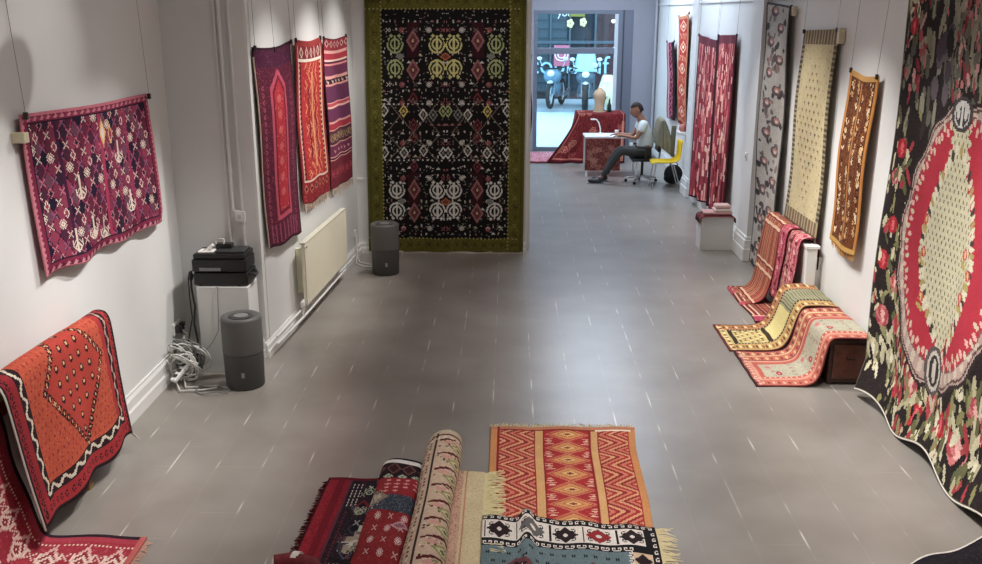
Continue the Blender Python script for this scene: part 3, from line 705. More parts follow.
# ---- crimson pair (two strips sewn, seam open at top)
def crim(seed, flip):
    cv = Cv(46, 190, (156, 50, 62), seed)
    for k in range(260):
        x = cv.R.uniform(0, 1); y = cv.R.uniform(0, 1); l = cv.R.uniform(.03, .16)
        cv.box(x, y, x + .03, y + l, [(206, 90, 96), (120, 22, 40), (232, 160, 146), (180, 50, 66), (96, 22, 36), (222, 120, 116)][cv.R.randint(6)])
    cv.speck(0, 0, 1, 1, .02, [(236, 190, 170), (110, 30, 44)], sz=(1, 7))
    cv.frame(0, 2, (74, 24, 36)); cv.box(0, 0, 1, .045, (112, 46, 60)); cv.box(0 if flip else .93, 0, .07 if flip else 1, 1, (60, 20, 30)); return cv
XR = 3.0
r = make_rug('wall_rug', flat4((XR, 15.72, 2.66), (XR, 14.3, 2.6), (XR - .06, 15.62, .12), (XR - .04, 14.2, .22), lambda U, V: .03 * np.sin(U * 14 + 1) * (.4 + V)), crim(21, False), 'crimson patterned curtain-like rug, left half of the hanging pair', 'rug', group=None, off=1)
wires(r, [(XR, 15.7, 2.66, 3.04, 15.7), (XR, 14.32, 2.6, 3.04, 14.35)])
r = make_rug('wall_rug', flat4((XR, 14.26, 2.68), (XR, 13.08, 2.71), (XR - .04, 14.18, .2), (XR - .04, 13.0, .3), lambda U, V: .03 * np.sin(U * 13) * (.4 + V)), crim(22, True), 'crimson patterned curtain-like rug, right half of the hanging pair above the small plinth', 'rug', group=None, off=1)
wires(r, [(XR, 14.24, 2.68, 3.04, 14.2), (XR, 13.1, 2.71, 3.04, 13.05)])
# small plinth with folded textiles
tag(MB().box(2.5, 12.2, 0, 2.92, 12.5, .44).build('plinth', mat('plinth_white', (214, 213, 210), .6), bevel=.003), 'small white plinth with folded textiles below the crimson rugs', 'plinth')
cv = Cv(44, 40, (110, 34, 46), 23); cv.speck(0, 0, 1, 1, .3, [(190, 120, 110), (60, 30, 36), (160, 60, 70)]); cv.frame(0, 4, (40, 26, 30)); cv.dia(.5, .5, .3, .3, (210, 170, 150), (120, 30, 44)); cv.box(0, 0, 1, .12, (150, 60, 70))
pth = chaikin([(2.47, .36), (2.478, .455), (2.6, .46), (2.8, .46), (2.935, .455), (2.945, .37)], 3)
def Sp(U, V):
    x, z = path_at(pth, U); return x, 12.17 + V * .3, z + 0 * V
make_rug('folded_rug', Sp, cv, 'small dark red mat draped over the small white plinth', 'rug', thick=.012, off=1)
t = thing('folded_textile', 'folded pink and cream cloth stack on the small white plinth', 'textile', (2.75, 12.3, .47))
MB().box(2.53, 12.2, .472, 2.9, 12.45, .5).build('lower_fold', mat('cloth_pink', (206, 160, 156), .9, noise=.15, nscale=40), t, bevel=.01)
MB().box(2.67, 12.22, .5, 2.89, 12.42, .54).build('middle_fold', mat('cloth_cream', (222, 206, 196), .9, noise=.08, nscale=40), t, bevel=.016)
MB().box(2.68, 12.23, .54, 2.88, 12.41, .59).build('upper_fold', mat('cloth_rose', (214, 176, 170), .9, noise=.1, nscale=40), t, bevel=.02)

# ---- tall pale floral runner
cv = Cv(50, 260, (176, 168, 158), 31)
cv.speck(0, 0, 1, 1, .2, [(160, 152, 144), (190, 180, 168)])
for k in range(120):
    x = cv.R.uniform(.08, .92); y = cv.R.uniform(0, 1); c = [(88, 78, 76), (110, 96, 92), (140, 110, 104), (66, 58, 60)][cv.R.randint(4)]
    cv.ell(x, y, cv.R.uniform(.03, .1), cv.R.uniform(.005, .016), c, rot=cv.R.uniform(0, 3))
for k in range(18):
    x = [.3, .7][k % 2] + cv.R.uniform(-.05, .05); y = (k + .5) / 18
    cv.ell(x, y, .16, .019, (96, 78, 78)); cv.ell(x + .03, y - .004, .1, .011, (176, 120, 112)); cv.ell(x + .02, y, .05, .006, (214, 190, 176))
    if y > .55: cv.ell(x - .2, y + .02, .1, .012, (60, 52, 54))
cv.frame(0, 2, (74, 70, 68)); cv.box(0, 0, .05, 1, (60, 56, 58))
X3 = 2.99
r = make_rug('wall_rug', flat4((X3, 11.62, 3.11), (X3, 10.6, 3.06), (X3 - .02, 11.52, .04), (X3 - .04, 10.45, .06), lambda U, V: .014 * np.sin(V * 10 + U * 4) + .02 * V), cv, 'tall grey-beige floral runner hanging down to the floor on the right wall', 'rug', off=1)
MB().box(2.985, 10.54, 2.96, 3.03, 10.6, 3.06).build('mounting_block', mat('hook_cream', (200, 188, 160), .5), r, bevel=.004)
wires(r, [(X3, 11.58, 3.1, 3.04, 11.6), (X3, 10.62, 3.06, 3.04, 10.6)])
# ---- cream rug
cv = Cv(56, 190, (206, 188, 140), 33)
cv.speck(0, 0, 1, 1, .12, [(214, 198, 154), (196, 176, 128)])
for j in range(24):
    for i in range(7):
        cx = .14 + i * .12 + (.06 if j % 2 else 0); cy = .1 + j * .036
        d = abs(cx - .5) / .42 + abs(cy - .48) / .36
        if d < 1: cv.bmp(cx, cy, ['.#.', '###', '.#.', '.#.'], (84, 70, 60) if d < .75 and (i + j) % 3 == 0 else (150, 112, 84))
        elif (i + j) % 2 == 0: cv.bmp(cx, cy, ['#', '#'], (170, 140, 100))
for x0, x1 in ((0, .09), (.93, 1)):
    for k in range(40): cv.box(x0, k / 40, x1, (k + .5) / 40, (90, 78, 62)); cv.box(x0, (k + .5) / 40, x1, (k + 1) / 40, (160, 142, 108))
for (y0, y1) in ((0, .07), (.9, 1)):
    for k in range(12): cv.box(k / 12, y0, (k + .55) / 12, y1, (120, 100, 76)); cv.box((k + .55) / 12, y0, (k + 1) / 12, y1, (176, 156, 118))
cv.box(0, .965, 1, 1, (96, 84, 66))
r = make_rug('wall_rug', flat4((X3, 10.13, 2.82), (X3, 9.07, 2.85), (X3 - .02, 10.18, .82), (X3 - .02, 9.08, .82), lambda U, V: .012 * np.sin(V * 8 + 2) + .01), cv, 'cream rug with small brown motifs on the right wall above the draped radiator', 'rug', off=1)
MB().box(2.985, 9.0, 2.72, 3.04, 9.06, 2.86).build('mounting_block', mat('hook_cream', (200, 188, 160), .5), r, bevel=.004)
wires(r, [(X3, 10.1, 2.82, 3.04, 10.1), (X3, 9.09, 2.85, 3.04, 9.07)])
# ---- small orange-brown rug
cv = Cv(46, 130, (116, 62, 22), 35)
cv.speck(.12, .04, .88, .96, .25, [(84, 38, 20), (150, 84, 30), (74, 34, 22)])
for k in range(230):
    x = .14 + .24 * cv.R.randint(4) + cv.R.uniform(-.03, .03); y = cv.R.uniform(.05, .95)
    cv.bmp(x, y, [B_C, B_BIRD, ['#.', '.#', '#.'], ['##', '#.', '##']][cv.R.randint(4)], [(226, 200, 160), (214, 170, 110), (70, 34, 26)][cv.R.randint(3)], flip=k % 2)
cv.box(.47, .05, .53, .95, (200, 128, 48)); cv.box(.24, .05, .27, .95, (90, 40, 24)); cv.box(.73, .05, .76, .95, (90, 40, 24))
cv.frame(0, 3, (196, 124, 40)); cv.frame(3, 4, (70, 36, 26)); cv.box(0, 0, 1, .03, (206, 150, 70)); cv.box(0, .97, 1, 1, (200, 150, 60))
r = make_rug('wall_rug', flat4((X3, 8.64, 2.52), (X3, 7.98, 2.5), (X3 - .02, 8.68, .98), (X3 - .03, 8.02, .98), lambda U, V: (.012 * np.sin(V * 8 + 1) + .01 * np.sin(U * 7), -.03 * np.sin(U * PI) * (1 - V) ** 4 - .02 * np.sin(U * PI) * V ** 4)), cv, 'small orange-brown narrow rug on the right wall between the cream and the rose rug', 'rug', off=1)
fringe('fringe', r, [(X3 - .01, 8.66, .98), (X3 - .01, 8.34, .955), (X3 - .02, 8.03, .98)], (0, 0, -1), .06, 26, (196, 140, 60), .004)
wires(r, [(X3, 8.62, 2.52, 3.04, 8.6), (X3, 8.0, 2.5, 3.04, 7.88)])

# ---- huge dark floral rug on the near right wall
W_, H_ = 250, 290
cv = Cv(W_, H_, (44, 36, 36), 41)
def U_(y): return (7.36 - y) / 3.16
def V_(z): return (3.7 - z) / 3.62
DK = (38, 31, 32)
cv.speck(0, 0, 1, 1, .15, [(54, 44, 42), (34, 28, 30)])
def leaf(x, y, l, w, rot, c):
    cv.ell(x, y, w, l / cv.ar, c, rot=rot)
def rose(x, y, s, pal):
    A = cv.ar
    for k in range(8):
        an = k * PI / 4 + .3; cv.ell(x + .6 * s * math.cos(an), y + .6 * s * math.sin(an) / A, s * .5, s * .5 / A, pal[k % 2])
    for k in range(5):
        an = k * 1.256; cv.ell(x + .3 * s * math.cos(an), y + .3 * s * math.sin(an) / A, s * .33, s * .33 / A, pal[(k + 1) % 3])
    cv.ell(x, y, s * .25, s * .25 / A, pal[2])
REDR = [(196, 40, 52), (160, 26, 40), (226, 90, 96)]; PNK = [(206, 112, 112), (176, 66, 74), (232, 170, 160)]; CRMR = [(206, 196, 158), (180, 170, 132), (228, 222, 196)]; GRN = [(120, 118, 76), (146, 142, 96), (96, 98, 66)]
Rn = cv.R
def cluster(x, y, s):
    for k in range(9):
        leaf(x + Rn.uniform(-1.8, 1.8) * s, y + Rn.uniform(-1.8, 1.8) * s, s * Rn.uniform(.5, 1), s * Rn.uniform(.18, .34), Rn.uniform(-1, 1), [GRN[Rn.randint(3)], CRMR[Rn.randint(2)]][Rn.randint(2)])
    rose(x, y, s, [REDR, PNK, CRMR, REDR][Rn.randint(4)])
# upper field : dense olive-grey foliage and pink flowers
for k in range(1500):
    x = Rn.uniform(.0, 1); y = Rn.uniform(0, .42)
    if x < .24 and Rn.rand() < .6 and y > .12: continue
    if y > .3 and Rn.rand() < .4: continue
    leaf(x, y, Rn.uniform(.012, .034), Rn.uniform(.005, .011), Rn.uniform(-.3, .3), [(128, 124, 104), (150, 144, 122), (106, 104, 90), (140, 136, 114), (58, 50, 48), (92, 90, 78)][Rn.randint(6)])
for (cx, n) in ((.30, 60), (.07, 50), (.55, 40), (.8, 40)):
    for k in range(n):
        y = Rn.uniform(.02, .36); x = cx + Rn.normal(0, .028)
        leaf(x, y, Rn.uniform(.008, .02), Rn.uniform(.003, .007), Rn.uniform(-.6, .6), [(168, 70, 78), (146, 46, 58), (190, 110, 110), (206, 150, 144)][Rn.randint(4)])
for k in range(12): cv.ell(.2 + Rn.uniform(-.05, .04), .27 + Rn.uniform(-.04, .07), .018, .022, [DK, (74, 62, 70), (100, 88, 94)][Rn.randint(3)])
# sides and foot of the field : roses, leaves
for (x, y, s) in [(.04, .16, .018), (.05, .22, .018), (.05, .46, .022), (.04, .52, .018), (.06, .62, .02), (.04, .70, .024), (.1, .74, .02), (.06, .82, .026), (.03, .9, .026), (.13, .82, .022), (.12, .9, .026), (.18, .93, .026), (.2, .86, .022), (.26, .9, .028), (.3, .95, .024), (.36, .92, .03), (.43, .93, .028), (.52, .93, .034), (.56, .85, .026), (.63, .9, .034), (.66, .72, .03), (.7, .55, .03), (.66, .4, .03), (.8, .9, .034), (.9, .95, .034), (.92, .8, .034), (.82, .68, .03), (.95, .6, .034), (.84, .45, .03), (.94, .4, .034)]:
    cluster(x, y, s)
for k in range(300):
    x = Rn.uniform(0, 1); y = Rn.uniform(.80, 1) if x > .12 and x < .6 else Rn.uniform(.36, 1)
    leaf(x, y, Rn.uniform(.012, .03), Rn.uniform(.004, .009), Rn.uniform(-.6, .6), [(196, 188, 152), (140, 134, 84), (100, 98, 62), (214, 206, 174), (170, 54, 62), DK][Rn.randint(6)])
# medallion
mx, my = U_(6.27), V_(1.5)
RX, RY = .77 / 3.16, .93 / 3.62
ang = np.arctan2((cv.Y - my) / RY, (cv.X - mx) / RX)
scal = 1 + .02 * np.cos(ang * 14)
d = np.sqrt(((cv.X - mx) / RX) ** 2 + ((cv.Y - my) / RY) ** 2)
low = np.clip(np.sin(ang - .35), 0, 1) ** 2 * .08
cv.put(d < (1.03 + low) * scal, (56, 44, 46)); cv.put(d < (1.0 + low) * scal, (186, 158, 146)); cv.put((d < .985 * scal + low) & (d > .965 * scal + low), (96, 70, 68))
cv.put((d < .955 + low) & (d > .92) & (np.sin(ang * 46) > .1), (206, 188, 168)); cv.put(d < .93, (140, 84, 84)); cv.put(d < .91, (184, 36, 58))
for k in range(90):
    an = k / 90 * 2 * PI; q = .87 + .03 * math.sin(k * 2.4)
    leaf(mx + RX * q * math.cos(an), my + RY * q * math.sin(an), .006, .010, an, [(226, 170, 160), (206, 190, 160)][k % 2])
# cream heart of the medallion
fx, fy = abs(cv.X - mx) / RX, (cv.Y - my) / RY
jag = .07 * np.sin(ang * 22) + .05 * np.sin(ang * 37 + 1)
ushift = (cv.X - mx) / RX - .12 * fy
i1 = (abs(ushift + .04) / .5) ** 1.3 + (abs(fy - .06) / .74) ** 1.3 < 1 + jag
i2 = (abs(ushift) < .14 + .03 * np.sin(cv.Y * 260)) & (fy < 0) & (fy > -.84)
im = i1 | i2
cv.put(im, (200, 192, 158)); cv.speck(0, 0, 1, 1, .12, [(186, 178, 142), (208, 202, 172)], im)
for j in range(40):
    for i in range(26):
        x = mx - .2 + i * .0165 + (.008 if j % 2 else 0); y = my - .25 + j * .0125
        ii, jj = min(W_ - 1, max(0, int(x * W_))), min(H_ - 1, max(0, int(y * H_)))
        if im[jj, ii]: cv.bmp(x, y, ['#', '#'], (112, 104, 76))
for k in range(70):
    an = k / 70 * 2 * PI; ca, sa = abs(math.cos(an)), abs(math.sin(an))
    ii = 1 / ((ca / .5) ** 1.3 + (sa / .76) ** 1.3) ** (1 / 1.3)
    x, y = mx + RX * (ii * math.cos(an) + .12 * ii * math.sin(an)), my + RY * (ii * math.sin(an) + .06)
    leaf(x, y, .006, .013, an, [(214, 206, 176), (70, 62, 56), (214, 206, 176), (170, 150, 84), (214, 206, 176)][k % 5])
for (du, dv) in ((-.42, .12), (.3, .0), (.36, .3), (-.35, .45), (-.48, -.12), (.45, .12)):
    rose(mx + RX * du, my + RY * dv, .012, [(190, 46, 56), (206, 110, 84), (224, 190, 120)]); leaf(mx + RX * du, my + RY * (dv + .08), .006, .016, .3, (180, 160, 80))
# top palmette
py_ = my - RY * .93; mt = mx - RX * .12
cv.ell(mt, py_, .042, .032, (74, 68, 70)); cv.ell(mt, py_, .03, .024, (196, 194, 188)); cv.ell(mt, py_ + .004, .024, .017, (70, 62, 66)); cv.box(mt - .003, py_ - .024, mt + .003, py_ + .024, (206, 204, 196)); cv.ell(mt - .014, py_, .006, .011, (206, 204, 196)); cv.ell(mt + .014, py_, .006, .011, (206, 204, 196))
pz_ = my + RY * .95
cv.ell(mx, pz_, .04, .05, (96, 84, 82)); cv.ell(mx, pz_, .03, .04, (200, 190, 176)); cv.ell(mx, pz_, .022, .032, (60, 52, 54)); cv.ell(mx, pz_, .008, .026, (200, 190, 176))
cv.frame(0, 1, (120, 112, 90))
def Sf(U, V):
    y = 7.36 - U * 3.16 + .03 * np.sin(V * 11) * (1 - U) - .06 * V ** 3 * (1 - U); z = 3.7 - V * 3.64 + .05 * np.sin(U * 20) * V ** 8
    x = 2.96 - .05 * V ** 2 - .018 * np.sin(U * 26 + V * 2) * (.3 + V) - .012 * np.sin(U * 9 + 2) - .09 * np.clip(V - .93, 0, 1) / .07 * (.7 + .3 * np.sin(U * 24))
    return x, y, z
r = make_rug('wall_rug', Sf, cv, 'huge dark floral rug with a red and cream medallion on the near right wall', 'rug', off=1, thick=.01)
hem = []
for u in np.linspace(0, 1, 90):
    x, y, z = Sf(np.array([u]), np.array([1.0])); hem.append((float(x[0]) - .006, float(y[0]), float(z[0]) + .004))
MB().tube(hem, .007, 6).build('hem', mat('hem_white', (208, 202, 190), .9), r, smooth=True)
wires(r, [(2.97, 7.3, 3.69, 3.04, 7.3), (2.97, 4.3, 3.69, 3.04, 4.3)])

# ================================================================== left: orange kilim over a bench
cv = Cv(120, 120, (192, 74, 44), 51)
cv.speck(0, 0, 1, 1, .2, [(176, 62, 40), (204, 86, 54), (196, 96, 56), (186, 52, 44)])
dkb = (48, 28, 34)
m_ = cv.Y > .12
for j in range(26):
    for i in range(26):
        cv.bmp(.03 + i * .0385 + (.019 if j % 2 else 0), .02 + j * .038, ['#', '#'] if j % 2 else ['#'], (140, 44, 40))
def odia(cx, cy):
    cv.dia(cx, cy, .022, .026, dkb); cv.dia(cx, cy, .009, .011, (216, 160, 110))
cv.dia(.55, .46, .27, .40, (182, 54, 40))
for t in np.linspace(0, 1, 12):
    for (a0, b0) in (((.55, .10), (.28, .46)), ((.28, .46), (.55, .84)), ((.55, .84), (.82, .46)), ((.82, .46), (.55, .10))):
        odia(a0[0] + (b0[0] - a0[0]) * t, a0[1] + (b0[1] - a0[1]) * t)
for i in range(7):
    for j in range(9):
        cx, cy = .55 + (i - 3) * .075, .46 + (j - 4) * .075
        if abs(cx - .55) / .2 + abs(cy - .46) / .32 < 1: odia(cx, cy)
# borders: left, bottom, right
for (x0, y0, x1, y1, c) in ((0, .1, .12, 1, (150, 30, 40)), (.86, .0, 1, 1, (170, 40, 44)), (0, .88, 1, 1, (168, 34, 42))): cv.box(x0, y0, x1, y1, c)
for (x0, y0, x1, y1) in ((.09, .1, .15, .92), (.90, 0, .95, .92), (.09, .85, .95, .91)): cv.box(x0, y0, x1, y1, dkb)
for k in range(34):
    y = .11 + k * .0235
    pass
cv.put((abs(cv.X - .12 - .014 * np.sin(cv.Y * 62)) < .008) & (cv.Y > .1) & (cv.Y < .88), (214, 200, 176))
cv.put((abs(cv.X - .925 - .01 * np.sin(cv.Y * 62)) < .006) & (cv.Y < .88), (190, 150, 130))
cv.put((abs(cv.Y - .88 - .014 * np.sin(cv.X * 62)) < .009) & (cv.X > .1) & (cv.X < .94), (214, 200, 176))
for k in range(22):
    cv.bmp(.04, .12 + k * .04, B_C, dkb); cv.bmp(.975, .03 + k * .045, B_C, dkb)
    cv.bmp(.04 + k * .045, .95, B_C, dkb)
cv.box(0, .985, 1, 1, dkb); cv.box(0, .1, .015, 1, dkb); cv.box(.985, 0, 1, 1, dkb)
pth = chaikin([(-2.815, .62), (-2.82, .98), (-2.81, 1.085), (-2.74, 1.105), (-2.675, 1.075), (-2.665, .9), (-2.655, .5), (-2.63, .15)], 3)
NB = None
def So(U, V):
    # V from top back fold (0) to bottom front (1)
    t = .13 + V * .87
    x, z = path_at(pth, t)
    y0 = 4.60 + .18 * np.clip(V, 0, 1) ; y1 = 6.02 + .12 * V
    y = y0 + (y1 - y0) * U
    z = z + .02 * np.sin(U * 4 + .5) * np.clip(1 - V, 0, 1) + .022 * np.sin(U * 16) * V ** 5 + .02 * (1 - U) * V
    x = x + .018 * np.sin(U * 17 + 1) * V ** 1.5
    return x, y, z
r = make_rug('draped_rug', So, cv, 'orange-red kilim with dark diamond motifs draped over a rail by the left wall', 'rug', off=-1, thick=.012)
MB().tube([(lambda q: (float(q[0][0]), float(q[1][0]) - .004, float(q[2][0])))(So(np.array([0.]), np.array([v]))) for v in np.linspace(.12, 1, 30)], .006, 5).build('selvedge', mat('hem_white', (208, 202, 190), .9), r, smooth=True)
tas = MB()
q = So(np.array([1.]), np.array([1.])); q = [float(c[0]) for c in q]
for k in range(6): tas.tube([q, (q[0] + .01 * k - .02, q[1] + .03, q[2] - .03 - .006 * k)], .003, 4)
tas.build('tassel', mat('hem_white', (208, 202, 190), .9), r)
st = thing('rug_stand', 'wooden rail stand hidden under the orange-red kilim', 'stand', (-2.745, 5.3, 0))
WD = mat('pale_wood', (150, 116, 80), .6, noise=.15, nscale=12)
MB().box(-2.79, 4.3, 1.0, -2.70, 5.98, 1.06).build('rail', WD, st, bevel=.006)
for y in (4.4, 5.6): MB().box(-2.765, y - .02, .04, -2.725, y + .02, 1.0).build('post', WD, st); MB().box(-2.8, y - .03, 0, -2.72, y + .03, .04).build('foot', WD, st)
# second, darker kilim on the same rail, nearer the camera
# red floor runner climbing the wall
cv = Cv(130, 70, (168, 40, 58), 53)   # u along x path, v along y
cv.speck(0, 0, 1, 1, .18, [(182, 54, 70), (150, 30, 50), (190, 70, 84)])
for k in range(8):
    cx = .06 + k * .125
    cv.dia(cx, .24, .045, .13, (222, 170, 160), (150, 34, 52)); cv.bmp(cx, .24, B_CUP, (232, 206, 190)); cv.dia(cx, .62, .045, .13, (222, 170, 160), (150, 34, 52)); cv.bmp(cx, .62, B_ELI, (232, 206, 190))
    cv.bmp(cx + .06, .22, B_X, (226, 190, 176)); cv.bmp(cx + .06, .6, B_X, (226, 190, 176)); cv.bmp(cx + .055, .38, B_BIRD, (90, 30, 44))
for k in range(60): cv.bmp((k + .5) / 60, .105, ['#'], (232, 200, 180)); cv.bmp((k + .5) / 60, .4, ['#'], (232, 200, 180))
cv.box(0, 0, 1, .025, (48, 30, 42)); cv.box(0, .025, 1, .07, (176, 50, 70)); cv.box(.975, 0, 1, 1, (190, 90, 84))
pth2 = chaikin([(-2.78, .95), (-2.79, .6), (-2.78, .25), (-2.74, .035), (-2.6, .016), (-2.35, .016), (-2.12, .016)], 3)
def Sr(U, V):
    x, z = path_at(pth2, U); y = 4.97 - V * 1.1 - .42 * np.clip(.55 - U, 0, 1) ** 1.1 * 1.0 + .012 * np.sin(U * 18)
    return x, y, z + .004 * np.sin(V * 12 + U * 9)
r = make_rug('floor_runner', Sr, cv, 'red runner with cream motifs on the floor in the bottom left corner', 'rug', off=1, thick=.01)
fringe('fringe', r, [(-2.12, 4.94, .012), (-2.12, 3.9, .012)], (1, -.1, 0), .05, 90, (196, 150, 130), .003)

# ================================================================== rugs on the floor, centre
# red/orange zigzag kilim
cv = Cv(130, 190, (176, 34, 38), 61)
cv.speck(0, 0, 1, 1, .12, [(190, 48, 44), (156, 24, 34)])
OR = (214, 140, 74); PKO = (216, 130, 104); YE = (226, 180, 110)
for (x0, x1) in ((.06, .3), (.74, .95)):
    m, q, _ = cv.zig(x0, .03, x1, 1, 22, 16, 0, 0)
    xx = (cv.X * cv.w); per = 25; t = (cv.Y * cv.h / per) % 1; tri = abs(t - .5) * 2 * 19
    q = (xx - tri) % 16
    cols_ = [(212, 120, 90), (176, 34, 38), (222, 160, 110), (150, 26, 34)]
    for k in range(4): cv.put(m & (q >= k * 4) & (q < (k + 1) * 4), cols_[k])
mid = (cv.X > .38) & (cv.X < .68)
for k in range(9):
    cy = .07 + k * .108
    for (rx, ry, c) in ((.155, .06, (206, 110, 80)), (.13, .048, (176, 34, 38)), (.12, .043, OR), (.075, .027, (196, 120, 60)), (.055, .02, YE), (.03, .010, (150, 60, 40))): cv.dia(.53, cy, rx, ry, c, clip=(cv.X > .36) & (cv.X < .7))
    for s_ in (-1, 1):
        for e in range(4): cv.dia(.53 + s_ * (.135 - e * .004), cy + .054 + (e - 1.5) * .014, .035, .005, [(222, 150, 130), (226, 180, 150)][e % 2])
for (x0, x1) in ((.31, .36), (.69, .735)): cv.box(x0, .02, x1, 1, (216, 162, 96)); cv.box(x0 - .012, .02, x0, 1, (146, 24, 32)); cv.box(x1, .02, x1 + .012, 1, (146, 24, 32))
cv.box(0, 0, .055, 1, (206, 136, 72)); cv.box(.955, 0, 1, 1, (206, 136, 72)); cv.box(0, 0, 1, .025, (196, 120, 80)); cv.box(.05, .025, .95, .035, (130, 22, 30)); cv.box(.72, .028, .97, .036, (230, 220, 200))
cv.box(.05, 0, .062, 1, (150, 26, 34))
def Se(U, V):
    y = 6.56 - V * 1.9; x = -.125 + U * (1.05 - .02 * np.sin(V * 9)) + (.02 * np.sin(V * 7 + 1) - .05 * V) * U
    return x, y, .014 + .006 * np.sin(V * 20 + U * 2) + .004 * np.sin(U * 16)
r = make_rug('floor_rug', Se, cv, 'red and orange zigzag kilim with cream fringe lying on the floor', 'rug', off=1, thick=.008)
fringe('fringe', r, [(-.14, 6.57, .016), (.93, 6.57, .016)], (0, 1, 0), .07, 130, (206, 186, 140), .003)
# blue-grey kilim with black and white border over it
cv = Cv(150, 120, (98, 118, 124), 62)
cv.speck(0, 0, 1, 1, .15, [(84, 104, 112), (112, 130, 132)])
for j in range(10):
    for i in range(13): cv.bmp(.04 + i * .06 + (.03 if j % 2 else 0), .36 + j * .085, ['#.#', '###', '#.#'], (30, 30, 34))
for (x, y) in ((.2, .52), (.62, .52), (.4, .8), (.8, .8)):
    cv.dia(x, y, .09, .12, (110, 60, 66), (40, 26, 34)); cv.bmp(x, y, B_ELI, (222, 210, 200)); cv.bmp(x - .03, y, B_BAR, (222, 180, 170)); cv.bmp(x + .03, y, B_BAR, (222, 180, 170))
cv.box(0, 0, 1, .3, (26, 24, 28)); cv.box(.84, 0, 1, 1, (26, 24, 28))
WH = (222, 210, 200)
cv.box(.0, .07, .93, .23, WH)
for k in range(5):
    cx = .1 + k * .19
    cv.box(cx - .09, .075, cx - .083, .225, (26, 24, 28))
    cv.dia(cx, .15, .075, .075, [(150, 34, 36), (90, 84, 84), (60, 40, 44), (168, 36, 38), (100, 96, 96)][(k * 3 + 1) % 5] if k % 2 else (44, 30, 34)); cv.dia(cx, .15, .02, .02, WH)
    for s_ in (-1, 1): cv.bmp(cx + s_ * .05, .115, B_HOOK, (26, 24, 28), flip=s_ > 0); cv.bmp(cx + s_ * .05, .185, B_HOOK[::-1], (26, 24, 28), flip=s_ > 0)
for k in range(26): cv.bmp(.02 + k * .038, .035, B_HOOK, WH, flip=k % 2); cv.bmp(.02 + k * .033, .27, B_HOOK[::-1], WH, flip=k % 2)
cv.box(.9, .3, .9, 1, WH)
cv.box(.845, .3, .955, 1, (206, 176, 140))
for k in range(5): cv.dia(.9, .36 + k * .15, .05, .055, (44, 28, 34), (150, 34, 36) if k % 2 else None)
for k in range(16): cv.bmp(.978, .1 + k * .06, B_HOOK, WH); cv.bmp(.835, .3 + k * .045, B_HOOK, WH, flip=True)
cv.box(0, 0, 1, .012, (26, 24, 28)); cv.box(.99, 0, 1, 1, (26, 24, 28))
def Sg(U, V):
    # a pleat stands up at a third of the width; the far edge is folded under
    pl = np.exp(-((U - .26) / .035) ** 2)
    y = 5.23 - .10 * U - V * 1.15 + .012 * np.sin(U * 24) * (1 - V) + .05 * pl
    x = -.15 + U * (1.03 - .04 * V); z = .036 + .035 * pl * (1 - .4 * V) + .006 * np.sin(V * 14 + U * 5) - .012 * np.exp(-V * 40)
    return x, y, z
r = make_rug('floor_rug', Sg, cv, 'blue-grey kilim with black and white hooked border overlapping the zigzag kilim', 'rug', off=1, thick=.012)
fringe('fringe', r, [(.88, 5.1, .034), (.85, 4.0, .034)], (1, 0, -.1), .11, 170, (214, 198, 156), .003)
# dark red rug at the left of the pile
cv = Cv(110, 130, (40, 30, 40), 63)
cv.speck(0, 0, 1, 1, .25, [(60, 40, 52), (28, 24, 34), (80, 40, 48)])
cv.box(0, 0, .2, 1, (146, 16, 36)); cv.speck(0, 0, .2, 1, .15, [(166, 30, 48), (110, 10, 28)]); cv.box(.1, 0, .16, 1, (120, 12, 30)); cv.box(.2, 0, .23, 1, (110, 40, 60))
cv.box(0, 0, 1, .02, (110, 12, 28)); cv.box(0, 0, .02, 1, (60, 10, 20))
for k in range(8):
    for j in range(3): cv.bmp(.26 + j * .035, .06 + k * .026, ['#', '#'], WH)
for (x, y, b_, c) in ((.5, .1, B_ELI, (206, 212, 180)), (.62, .1, B_ELI, (206, 212, 180)), (.56, .16, B_FLOW, (140, 160, 110)), (.42, .12, B_CUP, (170, 180, 150)), (.5, .3, B_FLOW, (110, 104, 124)), (.36, .26, B_CUP, (96, 90, 104))): cv.bmp(x, y, b_, c)
for k in range(20): cv.dia(.4 + (k % 5) * .12, .25 + (k // 5) * .18, .06, .05, [(120, 30, 44), (60, 60, 74), (86, 82, 100), (40, 30, 40)][k % 4], (30, 26, 34))
for k in range(40):
    cv.bmp(cv.R.uniform(.28, .95), cv.R.uniform(.03, .75), [B_X, B_CUP, B_BIRD, B_ELI, B_HOOK][k % 5], [(150, 146, 150), (96, 94, 108), (170, 176, 140), (200, 196, 188), (110, 60, 70)][cv.R.randint(5)])
for k in range(110):
    t = k / 110; x = .62 - .3 * t; y = .30 + .3 * t + .0
    cv.box(x + cv.R.uniform(-.05, .05), y + cv.R.uniform(-.04, .04), x + .03 + cv.R.uniform(-.05, .05), y + .012 + cv.R.uniform(-.03, .04), [(206, 200, 186), (170, 150, 130), (70, 60, 70)][k % 3])
for k in range(30): cv.bmp(.27, .3 + k * .022, ['##', '.#'], (120, 34, 50))
def Sa(U, V):
    return -1.18 + U * .72 - .05 * V, 5.71 - V * 1.5, .02 + .004 * np.sin(U * 14 + V * 5) + .055 * np.clip(U - .45, 0, 1) ** 1
r = make_rug('floor_rug', Sa, cv, 'dark navy rug with a wide crimson border, leftmost of the rug pile', 'rug', off=1, thick=.014)
fringe('fringe', r, [(-1.18, 5.7, .014), (-1.23, 4.25, .014)], (-1, 0, 0), .04, 150, (96, 20, 34), .004)
